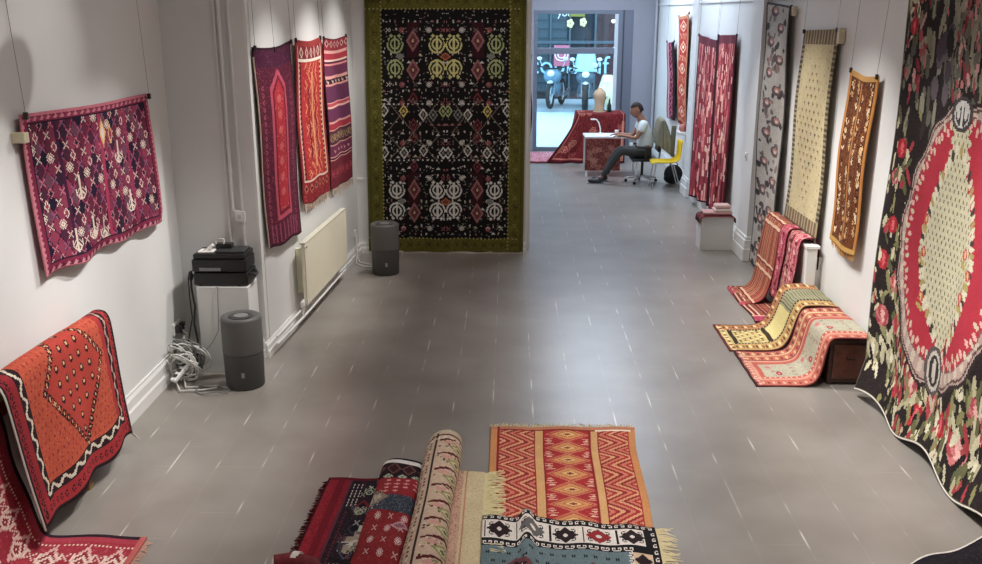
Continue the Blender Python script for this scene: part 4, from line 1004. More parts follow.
# folded dark kilim with white end
cv = Cv(70, 130, (40, 28, 32), 64)
cv.speck(0, 0, 1, 1, .2, [(60, 36, 40), (30, 24, 28)])
cv.box(0, .02, 1, .052, (236, 232, 226)); cv.box(0, 0, 1, .02, (24, 20, 24))
for k in range(4): cv.dia(.1 + k * .28, .1, .14, .05, (110, 64, 62), (60, 30, 34)); cv.dia(.05 + k * .26, .165, .09, .02, (208, 206, 190), (130, 150, 110))
cv.box(0, .18, 1, .34, (156, 30, 40))
for k in range(14): cv.dia(.35 + (k % 4) * .17, .2 + (k // 4) * .035, .06, .01, (226, 150, 140))
cv.box(0, .34, 1, .46, (62, 70, 84)); cv.speck(0, .34, 1, .46, .3, [(40, 44, 56), (96, 104, 116)])
cv.dia(.1, .36, .35, .1, (150, 130, 110), (190, 180, 160)); cv.speck(0, .28, .3, .5, .3, [(206, 196, 176), (60, 50, 50)])
cv.box(0, .46, 1, 1, (150, 28, 38)); cv.speck(0, .46, 1, 1, .2, [(130, 20, 32), (170, 60, 50), (120, 60, 50)])
for k in range(12): cv.bmp(.35 + (k % 3) * .22, .5 + (k // 3) * .09, B_X if k % 2 else B_STAR, (226, 190, 186), c2=(150, 28, 38))
cv.dia(.75, .56, .16, .035, (200, 150, 160), (150, 90, 100))
pb = chaikin([(-.82, .05), (-.815, .11), (-.76, .125), (-.64, .125), (-.57, .12), (-.56, .06)], 2)
def Sb(U, V):
    x, z = path_at(pb, U); return x - .04 * V, 5.79 - V * 1.5 + .015 * np.sin(U * 5), z - .012 * np.exp(-V * 60) + .008 * np.sin(V * 16 + U * 4)
r = make_rug('folded_rug', Sb, cv, 'folded dark kilim with a white end band between crimson rug and roll', 'rug', off=1, thick=.012)
# rolled cream floral rug: a soft roll, its loose end flat to the right
cv = Cv(90, 170, (206, 176, 148), 65)    # u round the roll (0 left bottom ->), v along
cv.speck(0, 0, 1, 1, .12, [(214, 188, 162), (194, 160, 134)])
for k in range(42):
    for j in range(4): cv.bmp(.16 + j * .05, .02 + k * .0235 + (.01 if j % 2 else 0), ['##', '##'], [(40, 30, 34), (226, 214, 196), (90, 40, 46), (40, 30, 34)][(j + k) % 4])
cv.box(.36, 0, .38, 1, (60, 40, 40))
for k in range(8):
    y = .1 + k * .12
    cv.speck(.4, y - .02, .98, y + .06, .06, [(90, 40, 40), (130, 126, 76), (226, 190, 170)], sz=(2, 2))
    for q in range(9): cv.box(.4 + q * .05, y - .03 + .04 * abs(q / 8. - .5), .45 + q * .05, y - .015 + .04 * abs(q / 8. - .5), (96, 26, 34))
    cv.dia(.62, y + .05, .13, .035, (150, 144, 88), (206, 196, 150), (110, 100, 60)); cv.ell(.5, y + .02, .06, .012, (214, 150, 140)); cv.ell(.78, y + .02, .05, .012, (226, 160, 150))
cv.box(0, 0, 1, .025, (196, 184, 150)); cv.box(0, .04, 1, .055, (40, 32, 34))
for k in range(14): cv.bmp(.03 + k * .07, .075, B_TRI, (226, 214, 190))
rl = thing('rolled_rug', 'rolled cream rug with floral pattern standing out of the rug pile', 'rug', (-.44, 5.2, .02))
def Sc(U, V):
    an = PI * 1.25 - U * PI * 1.75; rr = .115 + .006 * np.sin(V * 9)
    x = -.43 - .03 * V + rr * 1.02 * np.cos(an); z = .137 + rr * np.sin(an) + .0; y = 6.0 - V * 1.7 + .03 * np.cos(an)
    return x, y, z
o = make_rug('rolled_body', Sc, cv, parent=rl, thick=.012, off=-1)
o.location = (.44, -5.2, -.02)
sp = MB(); 
sp.tube([(-.43 + q * math.cos(a), 5.985, .13 + q * math.sin(a)) for a, q in zip(np.linspace(0, 6 * PI, 90), np.linspace(.02, .1, 90))], .008, 5)
sp.tube([(-.43, 5.98, .13), (-.45, 4.3, .13)], .098, 16)
sp.build('rolled_core', mat('roll_back', (188, 172, 136), .95, noise=.1, nscale=30), rl)
cv = Cv(40, 140, (206, 186, 142), 66); cv.speck(0, 0, 1, 1, .15, [(214, 196, 156), (196, 170, 128)])
cv.box(0, 0, .3, 1, (206, 160, 134)); cv.box(.38, 0, .42, 1, (196, 130, 104)); cv.speck(.05, 0, .3, 1, .12, [(150, 100, 80)])
def Sd(U, V): return -.35 + U * .2, 5.82 - V * 1.5, .03 + .012 * np.sin(V * 9) * U - .012 * U
o = make_rug('loose_end', Sd, cv, parent=rl, thick=.01, off=1); o.location = (.44, -5.2, -.02)
fr = fringe('fringe', rl, [(-.155, 5.8, .026), (-.155, 4.3, .026)], (1, -.1, .12), .13, 320, (220, 206, 160), .0036)
# ends of a further roll at the lower left of the pile
e = thing('rolled_rug', 'small dark red rolled rug end at the bottom left of the pile', 'rug', (-1.18, 4.6, .02))
MB().tube([(-1.29, 4.64, .065), (-1.2, 4.66, .065), (-1.08, 4.62, .065), (-1.0, 4.5, .065)], [.045, .05, .05, .045], 14).build('roll', mat('roll_dark_red', (110, 32, 40), .9, noise=.4, nscale=25), e, smooth=True)
MB().tube([(-1.295, 4.64, .065), (-1.285, 4.64, .065)], .036, 14).build('white_band', mat('hem_white', (208, 202, 190), .9), e)
MB().tube([(-1.19, 4.665, .066), (-1.15, 4.655, .066)], .0535, 14).build('tie_band', mat('hem_white', (208, 202, 190), .9), e)

# ================================================================== right: trunk with two rugs
tr = thing('wooden_trunk', 'low dark brown wooden chest under the salmon and yellow rugs', 'chest', (2.8, 8.2, 0))
DW = mat('dark_chest_wood', (64, 38, 30), .45, noise=.35, nscale=14)
MB().box(2.66, 7.5, .02, 3.0, 9.0, .40).build('carcass', DW, tr, bevel=.008)
MB().box(2.69, 7.485, .06, 2.97, 7.5, .36).build('end_panel', mat('chest_panel', (84, 46, 34), .4, noise=.3, nscale=18), tr, bevel=.006)
MB().tube([(2.8, 7.482, .25), (2.8, 7.46, .24), (2.86, 7.46, .24), (2.86, 7.482, .25)], .006, 6).build('end_handle', mat('iron', (30, 28, 28), .5, .5), tr)
for (x, y) in ((2.69, 7.54), (2.97, 7.54), (2.69, 8.96), (2.97, 8.96)): MB().box(x - .025, y - .025, 0, x + .025, y + .025, .03).build('foot', DW, tr)
def drape(y0, y1, pts, wob=.015, sk=0):
    p = chaikin(pts, 3)
    def S(U, V):
        x, z = path_at(p, V); y = y0 + (y1 - y0) * U + wob * np.sin(V * 13) * (U - .5) + sk * V
        return x, y, z + .004 * np.sin(U * 20 + V * 6) + .002
    return S
cv = Cv(110, 200, (186, 96, 76), 71)   # U: near->far y ; V: wall -> floor end
cv.speck(0, 0, 1, 1, .2, [(200, 116, 92), (170, 80, 66), (206, 136, 110)])
cv.box(.14, .0, .7, .955, (206, 140, 116)); cv.box(.18, 0, .66, .93, (186, 88, 72)); cv.box(.24, 0, .6, .9, (176, 170, 146))
cv.speck(.24, 0, .6, .9, .1, [(150, 150, 120), (190, 184, 160), (140, 110, 96)])
for k in range(26): cv.bmp(.3 + (k % 4) * .085, .05 + (k // 4) * .13, B_X, [(120, 90, 84), (150, 60, 60), (90, 100, 90)][k % 3])
for (y) in (.3, .56, .8): cv.ell(.34, y, .05, .018, (166, 44, 62)); cv.ell(.5, y + .05, .04, .016, (196, 110, 110)); cv.ell(.34, y, .02, .008, (220, 150, 140))
for k in range(30): cv.dia(.07, .02 + k * .033, .035, .011, [(206, 160, 130), (150, 60, 54)][k % 2]); cv.dia(.21, .02 + k * .033, .02, .008, (226, 190, 160)); cv.dia(.76, .02 + k * .033, .05, .012, [(206, 170, 110), (150, 60, 54)][k % 2]); cv.dia(.92, .02 + k * .033, .05, .012, [(206, 180, 130), (120, 60, 54)][k % 2])
cv.box(.7, 0, .72, 1, (120, 50, 46)); cv.box(.84, 0, .86, 1, (206, 180, 130))
for k in range(14): cv.dia(.05 + k * .07, .965, .03, .012, (214, 170, 150))
cv.frame(0, 2, (110, 44, 46)); cv.box(0, .985, 1, 1, (70, 36, 40))
make_rug('draped_rug', drape(7.44, 8.28, [(3.02, .3), (3.02, .425), (2.9, .43), (2.72, .43), (2.64, .42), (2.61, .3), (2.58, .12), (2.52, .02), (2.3, .012), (2.06, .012)]), cv,
    'salmon pink and grey rug draped over the front half of the dark chest', 'rug', thick=.01, off=1)
cv = Cv(100, 190, (196, 176, 104), 72)
cv.speck(0, 0, 1, 1, .15, [(206, 188, 120), (180, 158, 90)])
cv.box(0, 0, .26, 1, (190, 150, 84)); cv.box(.78, 0, 1, 1, (180, 120, 70))
cv.box(.24, 0, .28, .93, (60, 44, 34)); cv.box(.74, 0, .78, .93, (60, 44, 34)); cv.box(.24, .66, .78, .69, (60, 44, 34)); cv.box(.24, .9, .78, .93, (60, 44, 34))
cv.box(.28, 0, .74, .44, (150, 146, 110))
for k in range(20): cv.box(.28, k * .022, .74, k * .022 + .006, (96, 92, 70))
cv.box(.3, .44, .72, .66, (210, 194, 120))
for k in range(44):
    cv.bmp(.26, .01 + k * .0225, ['##'], (226, 214, 170)); cv.bmp(.76, .01 + k * .0225, ['##'], (226, 214, 170))
    cv.dia(.12, .01 + k * .0225, .07, .009, [(150, 90, 50), (222, 206, 140), (96, 60, 40)][k % 3]); cv.dia(.9, .01 + k * .0225, .07, .009, [(150, 90, 50), (222, 206, 140), (96, 60, 40)][k % 3])
for i in range(9):
    for j in range(5): cv.dia(.32 + i * .05, .72 + j * .04, .022, .014, [(222, 206, 150), (130, 70, 44), (90, 54, 40)][(i + j) % 3])
for k in range(16): cv.dia(.03 + k * .0625, .96, .03, .015, [(226, 210, 150), (130, 60, 50)][k % 2])
cv.frame(0, 1.6, (96, 50, 44)); cv.box(0, .985, 1, 1, (110, 44, 46))
make_rug('draped_rug', drape(8.3, 9.05, [(3.02, .3), (3.02, .425), (2.9, .44), (2.74, .44), (2.66, .43), (2.61, .3), (2.56, .12), (2.48, .02), (2.25, .012), (2.03, .012)], sk=0), cv,
    'yellow and brown bordered rug draped over the far half of the dark chest', 'rug', thick=.01, off=1)
# radiator with rugs over it
rr2 = thing('radiator', 'white panel radiator on the right wall mostly hidden under draped rugs', 'radiator', (2.95, 9.7, 0))
MB().box(2.88, 9.0, .2, 2.98, 10.35, .8).build('panel', TRIM, rr2, bevel=.01)
MB().box(2.87, 8.99, .8, 3.0, 10.36, .83).build('top_grille', TRIM, rr2, bevel=.004)
for y in (9.1, 10.25): MB().box(2.97, y - .03, .3, 3.05, y + .03, .7).build('bracket', TRIM, rr2)
MB().tube([(2.93, 9.02, .24), (2.93, 8.96, .22), (2.93, 8.96, .0)], .012, 8).build('supply_pipe', TRIM, rr2, smooth=True)
cv = Cv(80, 190, (150, 74, 50), 73)
cv.speck(0, 0, 1, 1, .2, [(166, 90, 60), (130, 60, 44), (176, 104, 70)])
for k in range(12):
    x = .04 + k * .083
    cv.box(x, 0, x + .03, 1, [(176, 60, 50), (120, 50, 44), (196, 120, 80)][k % 3]); cv.box(x + .03, 0, x + .036, 1, (214, 170, 130))
for y in (.3, .36, .62, .68, .9): cv.box(0, y, 1, y + .018, (222, 176, 140)); cv.box(0, y + .018, 1, y + .026, (110, 34, 40))
cv.frame(0, 2, (110, 40, 40)); cv.box(0, .97, 1, 1, (190, 70, 90))
make_rug('draped_rug', drape(9.72, 10.38, [(3.02, .5), (3.02, .86), (2.9, .89), (2.82, .86), (2.79, .6), (2.76, .3), (2.72, .1), (2.64, .03), (2.5, .016), (2.46, .016)], wob=.04, sk=0), cv,
    'brown and orange striped rug draped over the far end of the right-hand radiator', 'rug', thick=.012, off=1)
def pinks(y0, y1, seed, base, cols, label, dz, dx):
    c = Cv(40, 120, base, seed); c.speck(0, 0, 1, 1, .25, cols, sz=(1, 3))
    for k in range(4): c.box(.08 + k * .25, 0, .13 + k * .25, 1, cols[k % len(cols)])
    for k in range(14): c.dia(.5, .04 + k * .07, .2, .02, cols[(k + 1) % len(cols)])
    c.frame(0, 2, (80, 24, 36))
    make_rug('draped_rug', drape(y0, y1, [(3.02, .5), (3.02, .855 + dz), (2.9, .88 + dz), (2.84 - dx, .85 + dz), (2.82 - dx, .6), (2.79 - dx, .3), (2.78 - dx, .12)], wob=.03), c, label, 'rug', thick=.014, off=1)
pinks(9.5, 9.76, 74, (164, 40, 66), [(196, 80, 100), (120, 24, 44), (222, 140, 140)], 'crimson narrow rug draped over the right radiator beside the brown striped rug', .012, .02)
pinks(9.3, 9.52, 75, (140, 44, 54), [(206, 110, 110), (100, 30, 40), (214, 170, 150)], 'brick red patterned rug draped over the middle of the right radiator', 0, 0)
pinks(9.08, 9.32, 76, (176, 46, 74), [(222, 120, 130), (120, 20, 40), (232, 170, 160)], 'rose red rug draped over the near end of the right radiator', .01, .015)
# striped rug on the floor in front
cv = Cv(110, 60, (140, 58, 44), 77)
cv.speck(0, 0, 1, 1, .15, [(156, 72, 56), (120, 46, 40)])
for (a0, b0, c) in ((.05, .1, (222, 180, 150)), (.13, .16, (110, 30, 34)), (.22, .27, (226, 190, 160)), (.27, .42, (160, 84, 60)), (.42, .46, (90, 40, 36)), (.5, .52, (214, 160, 130)), (.6, .75, (150, 70, 50)), (.8, .83, (222, 180, 150))): cv.box(0, a0, 1, b0, c)
for k in range(22): cv.box(k / 22, .28, k / 22 + .012, .41, (96, 44, 40)); cv.box(k / 22, .61, k / 22 + .012, .74, (200, 130, 96))
cv.box(.0, 0, .13, 1, (176, 50, 84)); cv.speck(0, 0, .13, 1, .2, [(214, 110, 130), (120, 24, 50)]); cv.frame(0, 1.5, (80, 26, 34))
cv.box(.13, 0, .15, 1, (226, 170, 150))
make_rug('floor_rug', lambda U, V: (2.47 + V * .33 + .012 * np.sin(U * 8) , 9.14 + U * 1.3, .012 + .004 * np.sin(U * 12)), cv, 'red-brown striped rug lying flat on the floor before the right radiator', 'rug', thick=.008, off=1)

# dark cloth lower right corner
cv = Cv(80, 60, (26, 24, 30), 78); cv.speck(0, 0, 1, 1, .15, [(40, 34, 40), (60, 30, 36)]); cv.frame(0, 1.3, (200, 190, 180))
def Sk(U, V):
    x = 2.2 + U * .75; y = 4.68 - V * .9 + .42 * U ** .8
    return x, y, .03 + .02 * np.sin(U * 9 + V * 3) + .06 * U * (1 - V) * 0 + .03 * np.sin(V * 8) ** 2
make_rug('folded_rug', Sk, cv, 'black cloth with a pale edge on the floor in the bottom right corner', 'cloth', thick=.012, off=1)

# ================================================================== far end: desk, man, chairs
def shaderug(seed, base, cols, w=60, h=60, d=.35):
    c = Cv(w, h, base, seed); c.speck(0, 0, 1, 1, d, cols, sz=(1, 2)); return c
tb = thing('display_table', 'table hidden under the red patterned cloth by the shop window', 'table', (1.8, 19.95, 0))
MB().box(1.39, 19.66, .93, 2.33, 20.35, .97).build('tabletop', WD, tb, bevel=.004)
for (x, y) in ((1.44, 19.72), (2.27, 19.72), (1.44, 20.3), (2.27, 20.3)): MB().box(x - .025, y - .025, 0, x + .025, y + .025, .93).build('leg', WD, tb)
cv = shaderug(81, (118, 30, 32), [(150, 50, 44), (84, 20, 26), (132, 38, 38)], 120, 110, .2)
for k in range(26): cv.bmp(cv.R.uniform(.05, .95), cv.R.uniform(.05, .95), [B_FLOW, B_ELI, B_CUP][k % 3], [(210, 130, 100), (90, 20, 26), (196, 90, 80)][k % 3])
cv.box(.93, .5, 1, 1, (222, 150, 120)); cv.frame(0, 3, (96, 20, 30)); cv.frame(4, 6, (206, 110, 90))
def Stb(U, V):
    # top part V<.45 flat, then falls to the floor and spreads to the left
    top = np.clip(V / .42, 0, 1); dr = np.clip((V - .42) / .58, 0, 1)
    x0 = 1.38 - .62 * dr ** 1.3 * 1.0; x = x0 * (1 - U) + (2.36 + .0 * dr) * U
    y = 20.38 - top * .74 - .07 * dr + .03 * np.sin(U * 26) * dr; z = .985 * (1 - dr) + .012 + .004
    return x, y, z
ctab = make_rug('tablecloth', Stb, cv, 'dark red patterned rug used as a cloth over the window table', 'tablecloth', thick=.01, off=1)
sd = Cv(60, 60, (130, 32, 34), 82); sd.speck(0, 0, 1, 1, .3, [(160, 50, 50), (90, 20, 26)], sz=(1, 3))
def Sside(U, V): return (1.375 - .62 * V ** 1.3 * (1 - U * .6)), 19.66 + U * .7 + .0 * V, .99 * (1 - V) + .012
make_rug('side_drop', Sside, sd, parent=ctab, thick=.01, off=1)
cv = shaderug(83, (204, 120, 134), [(222, 150, 156), (180, 90, 110), (230, 176, 176)], 60, 40, .25); cv.box(0, .9, 1, 1, (110, 30, 50))
make_rug('floor_rug', lambda U, V: (.42 + U * .66, 21.15 - V * 1.55, .012 + .003 * np.sin(U * 20)), cv, 'pink rug on the floor just inside the shop window', 'rug', thick=.008, off=1)
# vase-like bust and jar
vb = thing('beige_bust', 'beige upright bust-like figure on the red window table', 'sculpture', (1.86, 20.05, .995))
MB().lathe([(.11, 0), (.12, .03), (.1, .12), (.095, .2), (.125, .32), (.13, .38), (.1, .44), (.05, .47), (.04, .5)], (1.86, 20.05, .998), 24).build('torso', mat('beige_plaster', (186, 160, 130), .8, noise=.1, nscale=10), vb, smooth=True)
MB().lathe([(.13, 0), (.13, .02), (.11, .025)], (1.86, 20.05, .996), 24).build('base_ring', mat('hook_cream', (200, 188, 160), .5), vb)
bt = thing('dark_bottle', 'dark green bottle beside the beige bust on the window table', 'bottle', (2.06, 20.0, .995))
MB().lathe([(.04, 0), (.045, .02), (.045, .15), (.02, .2), (.016, .27), (.019, .28)], (2.06, 20.0, .998), 18).build('body', mat('bottle_green', (24, 46, 40), .15), bt, smooth=True)
MB().lathe([(.02, .275), (.02, .3)], (2.06, 20.0, .998), 14).build('cap', mat('hook_cream', (200, 188, 160), .5), bt)
# desk
dk = thing('desk', 'small desk with white top and brown-red patterned front where the man sits', 'desk', (1.9, 18.3, 0))
MB().box(1.42, 18.0, .72, 2.45, 18.6, .75).build('tabletop', mat('desk_white', (214, 216, 218), .45), dk, bevel=.004)
for (x, y) in ((1.46, 18.04), (2.41, 18.04), (1.46, 18.56), (2.41, 18.56)): MB().box(x - .02, y - .02, 0, x + .02, y + .02, .72).build('leg', TRIM, dk)
cv = shaderug(84, (120, 50, 46), [(150, 76, 64), (90, 34, 36), (170, 100, 84)], 70, 50, .35); 
for k in range(12): cv.bmp(cv.R.uniform(.05, .95), cv.R.uniform(.1, .9), B_CUP, (190, 120, 100))
make_rug('desk_cloth', lambda U, V: (1.43 + U * .66, 17.985 + .012 * np.sin(U * 20) * V, .715 - V * .6), cv, 'brown-red patterned cloth hanging on the front of the white-topped desk', 'cloth', thick=.008, off=-1)
pz = thing('paper_sheet', 'white sheets of paper lying on the desk in front of the man', 'paper', (1.75, 18.2, .752))
MB().box(1.62, 18.05, .751, 1.83, 18.32, .755).build('sheet', WP, pz); MB().box(1.66, 18.1, .755, 1.88, 18.36, .758, Matrix.Translation((0, 0, 0))).build('sheet', mat('paper', (236, 236, 234), .7), pz)
lp = thing('desk_lamp', 'small white curved lamp standing on the desk', 'lamp', (1.74, 18.35, .752))
MB().lathe([(.05, 0), (.05, .012), (.01, .02)], (1.74, 18.42, .76), 18).build('base', WP, lp)
MB().tube([(1.74, 18.42, .77), (1.74, 18.42, .85), (1.71, 18.41, .96), (1.66, 18.4, 1.03), (1.6, 18.39, 1.04)], .012, 8).build('arm', WP, lp, smooth=True)
MB().box(1.55, 18.37, 1.02, 1.64, 18.42, 1.045).build('lamp_head', WP, lp, bevel=.006)
cp = thing('white_cup', 'white paper cup on the desk near the man\'s hand', 'cup', (2.02, 18.1, .752))
MB().lathe([(.028, 0), (.036, .1), (.033, .1), (.026, .01)], (2.02, 18.12, .753), 18).build('cup_wall', WP, cp, smooth=True)
MB().lathe([(.038, .098), (.038, .108)], (2.02, 18.12, .753), 18).build('lid', mat('paper', (236, 236, 234), .7), cp)

# office chair
oc = thing('office_chair', 'black and chrome swivel office chair under the seated man', 'chair', (2.42, 17.35, 0))
CHR = mat('chrome', (200, 200, 200), .25, 1)
for k in range(5):
    a = k * 2 * PI / 5 + .35; ex, ey = 2.42 + .29 * math.cos(a), 17.35 + .29 * math.sin(a)
    MB().tube([(2.42, 17.35, .13), (ex, ey, .075)], [.024, .016], 8).build('base_leg', CHR, oc, smooth=True)
    MB().tube([(ex, ey - .012, .028), (ex, ey + .012, .028)], .028, 14).build('caster', BK, oc)
MB().tube([(2.42, 17.35, .12), (2.42, 17.35, .41)], .025, 12).build('gas_column', BK, oc, smooth=True)
MB().box(2.2, 17.12, .41, 2.66, 17.58, .47).build('seat', BK, oc, bevel=.025)
MB().box(2.66, 17.14, .58, 2.71, 17.56, 1.02, Matrix.Translation((2.68, 0, .6)) @ Matrix.Rotation(.12, 4, 'Y') @ Matrix.Translation((-2.68, 0, -.6))).build('backrest', BK, oc, bevel=.02)
MB().tube([(2.6, 17.35, .42), (2.72, 17.35, .44), (2.74, 17.35, .62)], .018, 8).build('back_support', CHR, oc, smooth=True)
for y in (17.07, 17.63):
    MB().box(2.28, y - .035, .66, 2.54, y + .035, .69).build('armrest', BK, oc, bevel=.01)
    MB().tube([(2.45, y, .66), (2.43, y, .5), (2.4, y * .9 + 17.35 * .1, .43)], .018, 8).build('armrest_post', BK, oc, smooth=True)
# jacket over the chair back
jk = Cv(40, 50, (134, 130, 108), 85); jk.speck(0, 0, 1, 1, .2, [(122, 118, 98), (144, 140, 116)]); jk.box(.3, .1, .34, 1, (84, 80, 66)); jk.box(.62, .05, .66, 1, (90, 84, 70))
pj = chaikin([(2.64, .72), (2.655, .9), (2.68, 1.12), (2.71, 1.2), (2.77, 1.14), (2.86, .85), (2.93, .5)], 2)
def Sj(U, V):
    x, z = path_at(pj, V); return x + .02 * np.sin(U * 16) * V, 17.06 + U * .58 + .02 * np.sin(V * 9), z + .03 * np.sin(U * 10) * V - .10 * abs(U - .5) * (1 - abs(V - .5) * 2)
jo = make_rug('jacket', Sj, jk, 'olive grey jacket hung over the back of the office chair', 'jacket', thick=.012, off=1)
def Sj2(U, V):
    an = U * 2 * PI; return 2.92 - .02 * V + .045 * np.cos(an), 17.1 + .05 * np.sin(an) - .02 * V, 1.06 - .5 * V
def Sj3(U, V):
    x0, z0 = path_at(pj, .42 * V + 0 * U); x1, z1 = path_at(pj, 1 - .58 * V + 0 * U); V1 = V * 0
    xa, za = path_at(pj, (1 - V) * .42); xb, zb = path_at(pj, .42 + (1 - (1 - V)) * .58 * 0 + V * 0 + (1 - (1 - V)) * 0 + (V) * .58)
    xa, za = path_at(pj, .42 * (1 - V))
    return xa * (1 - U) + xb * U, 17.055 + .01 * np.sin(U * 12) * V, za * (1 - U) + zb * U - .1 * .5 * (1 - V)
fo = make_rug('side_fold', Sj3, jk, parent=jo, thick=.008, off=-1)
sl = make_rug('sleeve', Sj2, Cv(16, 20, (108, 104, 86), 86), parent=jo, thick=.006, off=-1)

def skin_obj(name, verts, edges, radii, m, parent=None, sub=2, root=0):
    me = bpy.data.meshes.new(name); me.from_pydata(verts, edges, []); o = bpy.data.objects.new(name, me); C.objects.link(o)
    me.materials.append(m)
    md = o.modifiers.new('skin', 'SKIN'); md.use_smooth_shade = True
    if not me.skin_vertices: 
        bm = bmesh.new(); bm.from_mesh(me); bm.verts.layers.skin.verify(); bm.to_mesh(me); bm.free()
    for i, sv in enumerate(me.skin_vertices[0].data):
        r = radii[i]; sv.radius = (r, r) if not isinstance(r, tuple) else r; sv.use_root = (i == root)
    s = o.modifiers.new('sub', 'SUBSURF'); s.levels = sub; s.render_levels = sub
    if parent: o.parent = parent
    return o
SK = mat('skin_tone', (150, 104, 82), .6); 
# man: pelvis at chair seat, faces -x (left)
V_m = {}; vs = []; es_ = []; rs = []
def J(n, p, r, par=None):
    V_m[n] = len(vs); vs.append(p); rs.append(r)
    if par: es_.append((V_m[par], V_m[n]))
px_, py0 = 2.46, 17.35
J('pelvis', (2.46, 17.35, .58), (.13, .13))
J('belly', (2.455, 17.35, .74), (.12, .14), 'pelvis'); J('chest', (2.42, 17.35, .95), (.12, .155), 'belly'); J('neckb', (2.365, 17.35, 1.15), (.08, .09), 'chest'); J('neck', (2.335, 17.35, 1.20), (.075, .072), 'neckb'); J('head0', (2.315, 17.35, 1.25), (.06, .06), 'neck')
for s, sy in (('r', -1), ('l', 1)):
    J('hip' + s, (2.43, 17.35 + sy * .1, .55), .085, 'pelvis'); J('kn' + s, (2.0, 17.35 + sy * .13, .59 - (.0 if sy < 0 else .02)), .058, 'hip' + s)
    J('cf' + s, (1.86 + (.02 if sy > 0 else 0), 17.35 + sy * .13, .38), .052, 'kn' + s); J('an' + s, (1.66 + (.1 if sy > 0 else 0), 17.35 + sy * .13, .1), .035, 'cf' + s); J('to' + s, (1.5 + (.1 if sy > 0 else 0), 17.35 + sy * .14, .045), .03, 'an' + s)
    J('sh' + s, (2.39, 17.35 + sy * .2, 1.10), .058, 'neckb' if False else 'chest'); J('el' + s, (2.27, 17.35 + sy * .24, .83), .042, 'sh' + s)
    if sy < 0: wr = (2.06, 17.62 + sy * .1, .90)
    wr = (2.04, 17.42 + sy * .16 + .22, .83) if sy > 0 else (2.03, 17.35 - .12, .87)
    J('wr' + s, wr, .027, 'el' + s); J('pa' + s, (wr[0] - .07, wr[1] + .04, wr[2] - .01), (.022, .034), 'wr' + s)
    for f in range(4):
        b = (wr[0] - .10, wr[1] + .04 + (f - 1.5) * .021, wr[2] - .012); ln_ = (.062, .07, .066, .052)[f]
        J('f%d%s' % (f, s), b, .0095, 'pa' + s); J('g%d%s' % (f, s), (b[0] - ln_ * .55, b[1] + .005, b[2] - .008), .0085, 'f%d%s' % (f, s)); J('h%d%s' % (f, s), (b[0] - ln_, b[1] + .006, b[2] - .028), .007, 'g%d%s' % (f, s))
    J('t1' + s, (wr[0] - .05, wr[1] + .04 + sy * -.045, wr[2]), .011, 'pa' + s); J('t2' + s, (wr[0] - .085, wr[1] + .04 + sy * -.055, wr[2] - .01), .009, 't1' + s)
man = skin_obj('person', vs, es_, rs, SK, sub=1)
tag(man, 'seated man in white t-shirt and dark trousers working at the small desk', 'person')
# head sculpted as its own closed surface and joined into the body mesh via evaluated copy
dg = bpy.context.evaluated_depsgraph_get(); ev = man.evaluated_get(dg); body = bpy.data.meshes.new_from_object(ev)
man.modifiers.clear(); old = man.data
hb_ = MB(); hb_.ball((0, 0, 0), .1, .078, .125, 28)
nv_ = []
for (x, y, z) in hb_.v:     # face looks along -x, tilted down
    X_, Y_, Z_ = x, y, z
    if Z_ < 0: X_ += -.012 * (-Z_ / .125); Y_ *= 1 - .28 * (-Z_ / .125) ** 1.5
    if X_ > .03 and Z_ < -.02: X_ -= .03 * min(1, (-Z_ - .02) / .08)
    if X_ < -.06: 
        X_ -= .026 * math.exp(-(Y_ / .016) ** 2 - ((Z_ + .012) / .028) ** 2)           # nose
        X_ += .010 * sum(math.exp(-((Y_ - q) / .018) ** 2 - ((Z_ - .018) / .014) ** 2) for q in (-.032, .032))   # eye sockets
        X_ -= .007 * math.exp(-(Y_ / .03) ** 2 - ((Z_ + .058) / .010) ** 2)             # lips
        X_ -= .008 * math.exp(-(Y_ / .05) ** 2 - ((Z_ - .04) / .012) ** 2)              # brow
    nv_.append((X_, Y_, Z_))
hb_.v = nv_
for sy in (-1, 1): hb_.ball((.012, sy * .079, -.005), .024, .010, .032, 10)   # ears
HM = Matrix.Translation((2.285, 17.35, 1.31)) @ Matrix.Rotation(-.28, 4, 'Y') @ Matrix.Scale(1.12, 4)
tmp = bpy.data.meshes.new('h'); tmp.from_pydata([tuple(HM @ Vector(v)) for v in hb_.v], [], hb_.f)
bm = bmesh.new(); bm.from_mesh(body); bm.from_mesh(tmp)
bm.normal_update(); nb = bpy.data.meshes.new('person'); bm.to_mesh(nb); bm.free()
nb.materials.clear(); nb.materials.append(SK)
for p in nb.polygons: p.use_smooth = True; p.material_index = 0
man.data = nb
# hair, eyes, eyebrows
hr = MB(); hr.ball((0, 0, 0), .108, .086, .13, 24)
hr2 = MB()
for f in hr.f:
    c = sum((Vector(hr.v[i]) for i in f), Vector()) / 4
    if (c.z > .055 and c.x > -.085) or (c.x > .02 and c.z > -.045) or (c.z > .09): hr2.f.append(f); hr2.mi.append(0)
hr2.v = [tuple(HM @ Vector(v)) for v in hr.v]
ho = hr2.build('hair', mat('dark_hair', (38, 30, 28), .8), None, smooth=True); ho.parent = man
sm = ho.modifiers.new('t', 'SOLIDIFY'); sm.thickness = .008
eb = MB()
for sy in (-1, 1): eb.ball(tuple(HM @ Vector((-.088, sy * .032, .018))), .008, .009, .006, 8)
eb.build('eye', mat('eye_dark', (30, 24, 22), .3), man)
TS = mat('white_tshirt', (206, 214, 214), .85, noise=.05, nscale=10); TRS = mat('dark_trousers', (52, 52, 50), .85, noise=.15, nscale=10)
